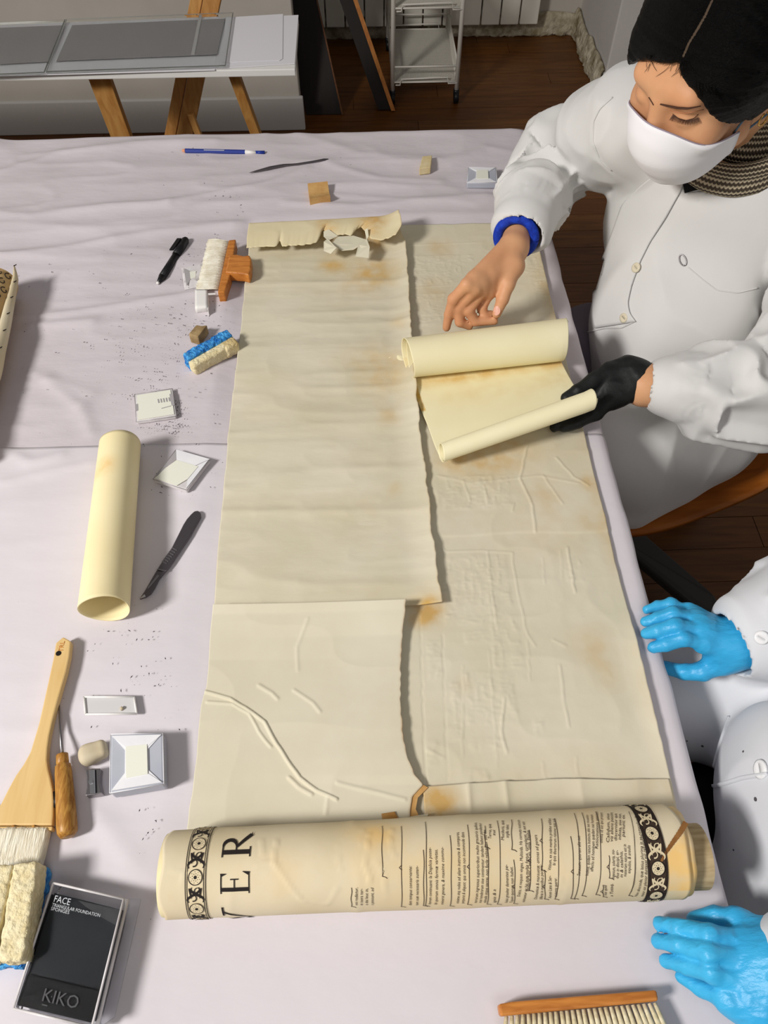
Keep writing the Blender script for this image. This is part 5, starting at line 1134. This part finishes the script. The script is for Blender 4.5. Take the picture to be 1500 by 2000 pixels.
mb = MB(); c_ = hp_(.079,-.006,-.050); mb.tube([c_ + .008*(math.cos(t)*HU + math.sin(t)*HF) for t in np.linspace(0, 5.6, 20)], .0011, 6); mb.make('earring', M['gold'], woman, True)
# scarf
def knit():
    m = bpy.data.materials.new('knitted_scarf'); m.use_nodes = True; N, L = m.node_tree.nodes, m.node_tree.links; b = N['Principled BSDF']; b.inputs['Roughness'].default_value = .9
    av, au = N.new('ShaderNodeAttribute'), N.new('ShaderNodeAttribute'); av.attribute_name, au.attribute_name = 'across', 'along'
    def mth(op, a, c): n = N.new('ShaderNodeMath'); n.operation = op; [L.new(v, n.inputs[i]) if not isinstance(v, (int, float)) else setattr(n.inputs[i], 'default_value', v) for i, v in enumerate((a, c)) if v is not None]; return n.outputs[0]
    zz = mth('ABSOLUTE', mth('SINE', mth('MULTIPLY', au.outputs['Fac'], 420.), None), None); s = mth('SINE', mth('ADD', mth('MULTIPLY', av.outputs['Fac'], 130.), mth('MULTIPLY', zz, 1.6)), None)
    r = N.new('ShaderNodeValToRGB'); r.color_ramp.elements[0].position = .40; r.color_ramp.elements[1].position = .62; r.color_ramp.elements[0].color = (*srgb((74,62,48)), 1); r.color_ramp.elements[1].color = (*srgb((196,182,154)), 1)
    L.new(mth('ADD', mth('MULTIPLY', s, .5), .5), r.inputs['Fac']); L.new(r.outputs[0], b.inputs['Base Color'])
    k = N.new('ShaderNodeBump'); k.inputs['Distance'].default_value = .002; L.new(s, k.inputs['Height']); L.new(k.outputs[0], b.inputs['Normal']); return m
M['knit'] = knit()
def scarf_layer(pts, wds, flats, name):
    mb = MB(); n = 20; q = smoothline(pts, 60, 2); w_ = np.interp(np.linspace(0, 1, 60), np.linspace(0, 1, len(wds)), wds); V = []
    for i in range(60):
        t = unit(q[min(i+1,59)] - q[max(i-1,0)]); s_ = unit(np.cross(t, unit(q[i] - (NB + UA*.03)))); o_ = np.cross(s_, t); w0 = w_[i]
        for j in range(n): a = 2*math.pi*j/n; V.append(q[i] + s_*math.cos(a)*w0 + o_*math.sin(a)*w0*flats*(1+.25*math.sin(a*4+i*.12)))
    o = link(name, V, [[i*n+j, i*n+(j+1)%n, (i+1)*n+(j+1)%n, (i+1)*n+j] for i in range(59) for j in range(n)], M['knit'], woman, True)
    setattr_float(o, 'across', [j/n for i in range(60) for j in range(n)]); setattr_float(o, 'along', [i*.014 for i in range(60) for j in range(n)]); return o
RGp = lambda a, r, z, fz=0: NB + (LA*math.sin(a) + FA*math.cos(a))*r + UA*z + FA*fz
scarf_layer([RGp(a, .088 + .012*max(0, math.cos(a)), .028 + .035*(1-math.cos(a))/2 - .012*math.cos(a), .010*math.cos(a)) for a in np.linspace(-2.6, 2.9, 16)], [.02,.032,.030,.032,.034], .40, 'scarf')
scarf_layer([RGp(a, .070, .045 + .02*(1-math.cos(a))/2) for a in np.linspace(-2.8, 3.0, 16)], [.024,.028,.03,.03,.03], .4, 'scarf_inner_turn')
tb_ = Body(); tb_.ell(NB - UA*.03 + FA*.035, [.075,.045,.05], TR_); tb_.make('dark_top', .004, M['black_soft'], woman)
tz = Body(); tk = P(1148,668,.585); tz.cap([.52,1.03,.56], tk, .08, .06, .03).cap(tk, [.45,.92,.15], .058, .05, .03); tz.disp.append(cloth_noise(.008, (14,14,8), 61)); tz.make('lilac_trousers', .005, M['lilac'], woman)

# office chair with a bent plywood seat
ch = thing('plywood_chair', 'orange bent-plywood office chair under the seated woman', 'chair', (.60, 1.0, 0))
ux, uy = unit([.93,.37,0]), unit([-.37,.93,0]); c0 = np.array([.60,.775,.445]) + uy*.22 + ux*.03; nu, nv = 50, 50; V = []
for j in range(nv):
    for i in range(nu):
        a, b = 2*i/(nu-1)-1, 2*j/(nv-1)-1; k = 1/ (abs(a)**3.2 + abs(b)**3.2)**(1/3.2) if (a or b) else 1; m_ = max(abs(a), abs(b)); s_ = m_*k if (a or b) else 0
        x, y = a*s_*.27, b*s_*.225; z = .012*(b*s_)**2 + .16*np.clip((x-.10)/.17, 0, 1)**2 - .03*np.clip((-x-.17)/.10, 0, 1)**2
        V.append(c0 + ux*x + uy*y + np.array([0,0,z]))
thick(link('seat', V, gridfaces(nu, nv), M['seat'], ch, True), .012)
V = []
for j in range(30):
    for i in range(30):
        a, b = 2*i/29-1, j/29; yy_ = a*.2*(1-.25*b**3); V.append(c0 + ux*(.275 + .05*b - .03*(a*a)) + uy*yy_ + np.array([0,0,.16+.30*b]))
thick(link('backrest', V, gridfaces(30, 30), M['seat'], ch, True), .012)
hub = np.array([.56, .985, 0]); mb = MB(); mb.tube([hub + [0,0,.09], hub + [0,0,.42]], .026, 16); mb.make('column', M['dark_plastic'], ch, True)
tip0 = P(1385, 1192, .075); a0 = math.atan2(tip0[1]-hub[1], tip0[0]-hub[0]); L0 = np.linalg.norm(tip0[:2]-hub[:2])
for k in range(5):
    a = a0 + k*2*math.pi/5; d_ = np.array([math.cos(a), math.sin(a), 0]); s_ = np.array([-d_[1], d_[0], 0])
    mb = MB(); mb.prism([hub + [0,0,.125] + s_*.034, hub + [0,0,.125] - s_*.034] + [hub + d_*(L0-.02) + [0,0,.092] + s_*.030*math.cos(t) + d_*.03*math.sin(t) for t in np.linspace(math.pi, 0, 9)], [0,0,-.026], .005, 2); leg = mb.make('base_leg', M['dark_plastic'], ch)
    e_ = hub + d_*(L0-.01); mb = MB(); mb.tube([e_ + s_*-.022 + [0,0,.028], e_ + s_*.022 + [0,0,.028]], .028, 18); mb.tube([e_ + [0,0,.03], e_ + [0,0,.075]], .008, 8); mb.make('castor', M['black_plastic'], leg, True)

# ------------------------------------------------------------------ the second person, at the lower right
G1 = dict(W=P(1428,1258,.752), i=px3((1370,1254,.768),(1336,1247,.776),(1302,1259,.768),(1276,1265,.759)), m=px3((1364,1230,.772),(1320,1222,.780),(1286,1232,.771),(1263,1238,.761)),
          r=px3((1354,1210,.767),(1316,1199,.775),(1284,1207,.767),(1261,1214,.760)), p=px3((1342,1196,.757),(1310,1181,.764),(1284,1184,.760),(1264,1191,.757)), t=px3((1408,1290,.742),(1372,1312,.732),(1336,1313,.724),(1294,1302,.714)))
G2 = dict(W=P(1532,1890,.800), i=px3((1448,1838,.797),(1386,1825,.803),(1326,1811,.782),(1290,1804,.764)), m=px3((1452,1872,.800),(1384,1861,.806),(1326,1845,.783),(1285,1838,.764)),
          r=px3((1452,1908,.796),(1392,1900,.801),(1340,1885,.781),(1302,1876,.763)), p=px3((1456,1944,.788),(1412,1948,.791),(1370,1930,.775),(1332,1908,.763)), t=px3((1496,1838,.790),(1440,1797,.786),(1398,1792,.776),(1358,1797,.764)))
e1_, e2_ = np.array([.60,.47,.78]), np.array([.62,.03,.78]); s1, s2 = np.array([.66,.42,1.02]), np.array([.66,.06,1.02]); nb2 = np.array([.66,.24,1.08])
b2 = Body(); b2.ell([.62,.24,.86], [.10,.15,.22]).cap(s1, s2, .05, k=.05).cap(nb2, nb2 + [-.02,0,.08], .055, .052, .03).ell(nb2 + [-.06,0,.17], [.095,.075,.115], k=.03).cap(nb2 + [-.15,0,.17], nb2 + [-.165,0,.14], .008, .012, .01)
b2.cap([.60,.34,.60], [.36,.38,.59], .07, .06, .04).cap([.60,.12,.60], [.36,.12,.59], .07, .06, .04).chain([s1, e1_, G1['W']], [.042,.036,.024], .02).chain([s2, e2_, G2['W']], [.042,.036,.024], .02)
add_hand(b2, G1, .0062, .0080, .003); add_hand(b2, G2, .0062, .0080, .003)
p2 = b2.make('person', .0034, M['skin']); tag(p2, 'person in white coat and blue gloves at the lower right, head out of the picture', 'person')
h2 = Body(); h2.ell(nb2 + [-.045,0,.19], [.105,.09,.115], k=.02).ell(nb2 + [-.20,0,.12], [.11,.085,.12], k=.02, sub=True); h2.make('hair', .004, M['hair'], p2)
for G, end in ((G1, (P(1434,1260,.755), P(1462,1250,.758), .029, .035)), (G2, (P(1532,1890,.800), P(1580,1900,.80), .030, .034))):
    b = Body(); add_hand(b, G, .0083 if G is G1 else .0085, .0118, .0022, .3); b.cap(*end[:2], end[2], end[3], .012)
    if G is G2: b.cap(G['p'][0], P(1490,1962,.79), .013, .018, .02).cap(P(1490,1962,.79), G['W'], .020, .024, .03)
    b.disp.append(cloth_noise(.0009, (70,120,80), 15 if G is G1 else 31, 3.)); b.disp.append(cloth_noise(.0010, (26,40,30), 41, 2.)); g = b.make('glove', .0017, M['nitrile'], p2)
    g['label'] = 'blue nitrile glove on the hand at the table edge' if G is G1 else 'blue nitrile glove resting on the table'
c2 = Body(); c2.ell([.63,.24,.86], [.155,.205,.25], k=.06).cap(s1, s2, .07, k=.05).cap([.62,.24,.66], [.60,.24,.60], .15, .14, .06).ell(P(1540,1610,.72), [.055,.12,.12], k=.06)
ra2 = [s1, e1_, P(1560,1190,.78), P(1500,1222,.764), P(1474,1237,.759)]; la2 = [s2, e2_, P(1640,1900,.80), P(1580,1898,.80)]
c2.chain(ra2, [.07,.062,.052,.044,.0435], .03).chain(la2, [.07,.062,.050,.044], .03)
c2.cap([.60,.345,.60], [.435,.375,.60], .105, .085, .05).cap([.60,.11,.60], [.435,.10,.60], .105, .085, .05)
c2.cut(P(1436,1256,.755), P(1488,1229,.761), .0375, .0345)
c2.disp += [sleeve_folds(ra2, .018, .06, 13), cloth_noise(.010, (10,8,6), 33)]
co2 = c2.make('coat', .0036, M['coat2'], p2, 2)
hit2 = raycaster([co2])
for x, y, r in ((1487,1503,.0095), (1487,1245,.0075)):
    h_ = hit2(x, y)
    if h_: mb = MB(); mb.tube([h_[0], h_[0]+h_[1]*.002, h_[0]+h_[1]*.0028, h_[0]+h_[1]*.0022], [r,r*1.05,r*.82,r*.55], 22); mb.make('button', M['button_w'], co2, True)
for nm, pix, r in [('hem_edge', [(1386,1538),(1410,1533),(1450,1520),(1500,1512)], .003), ('front_edge', [(1425,1400),(1405,1460),(1388,1530)], .002)]: ribbon(hit2, nm, pix, r, 'coat2', co2, .0008)
mb = MB()
for x, y, r in ((1372,1457,.0016), (1342,1447,.0009), (1334,1446,.0008), (1476,1561,.0022), (1433,1660,.0010), (1452,1468,.0012)):
    h_ = hit2(x, y)
    if h_: mb.disc(h_[0] + h_[1]*.0004, h_[1], r, .0006, 8)
stuff(mb.make('stain_spots', M['speck'], co2))
tr2 = Body(); tr2.cap([.60,.235,.54], [.43,.235,.53], .075, .07, .03); tr2.cap([.43,.235,.53], [.44,.235,.10], .06, .05, .03); tr2.make('dark_trousers', .006, M['black_soft'], p2)
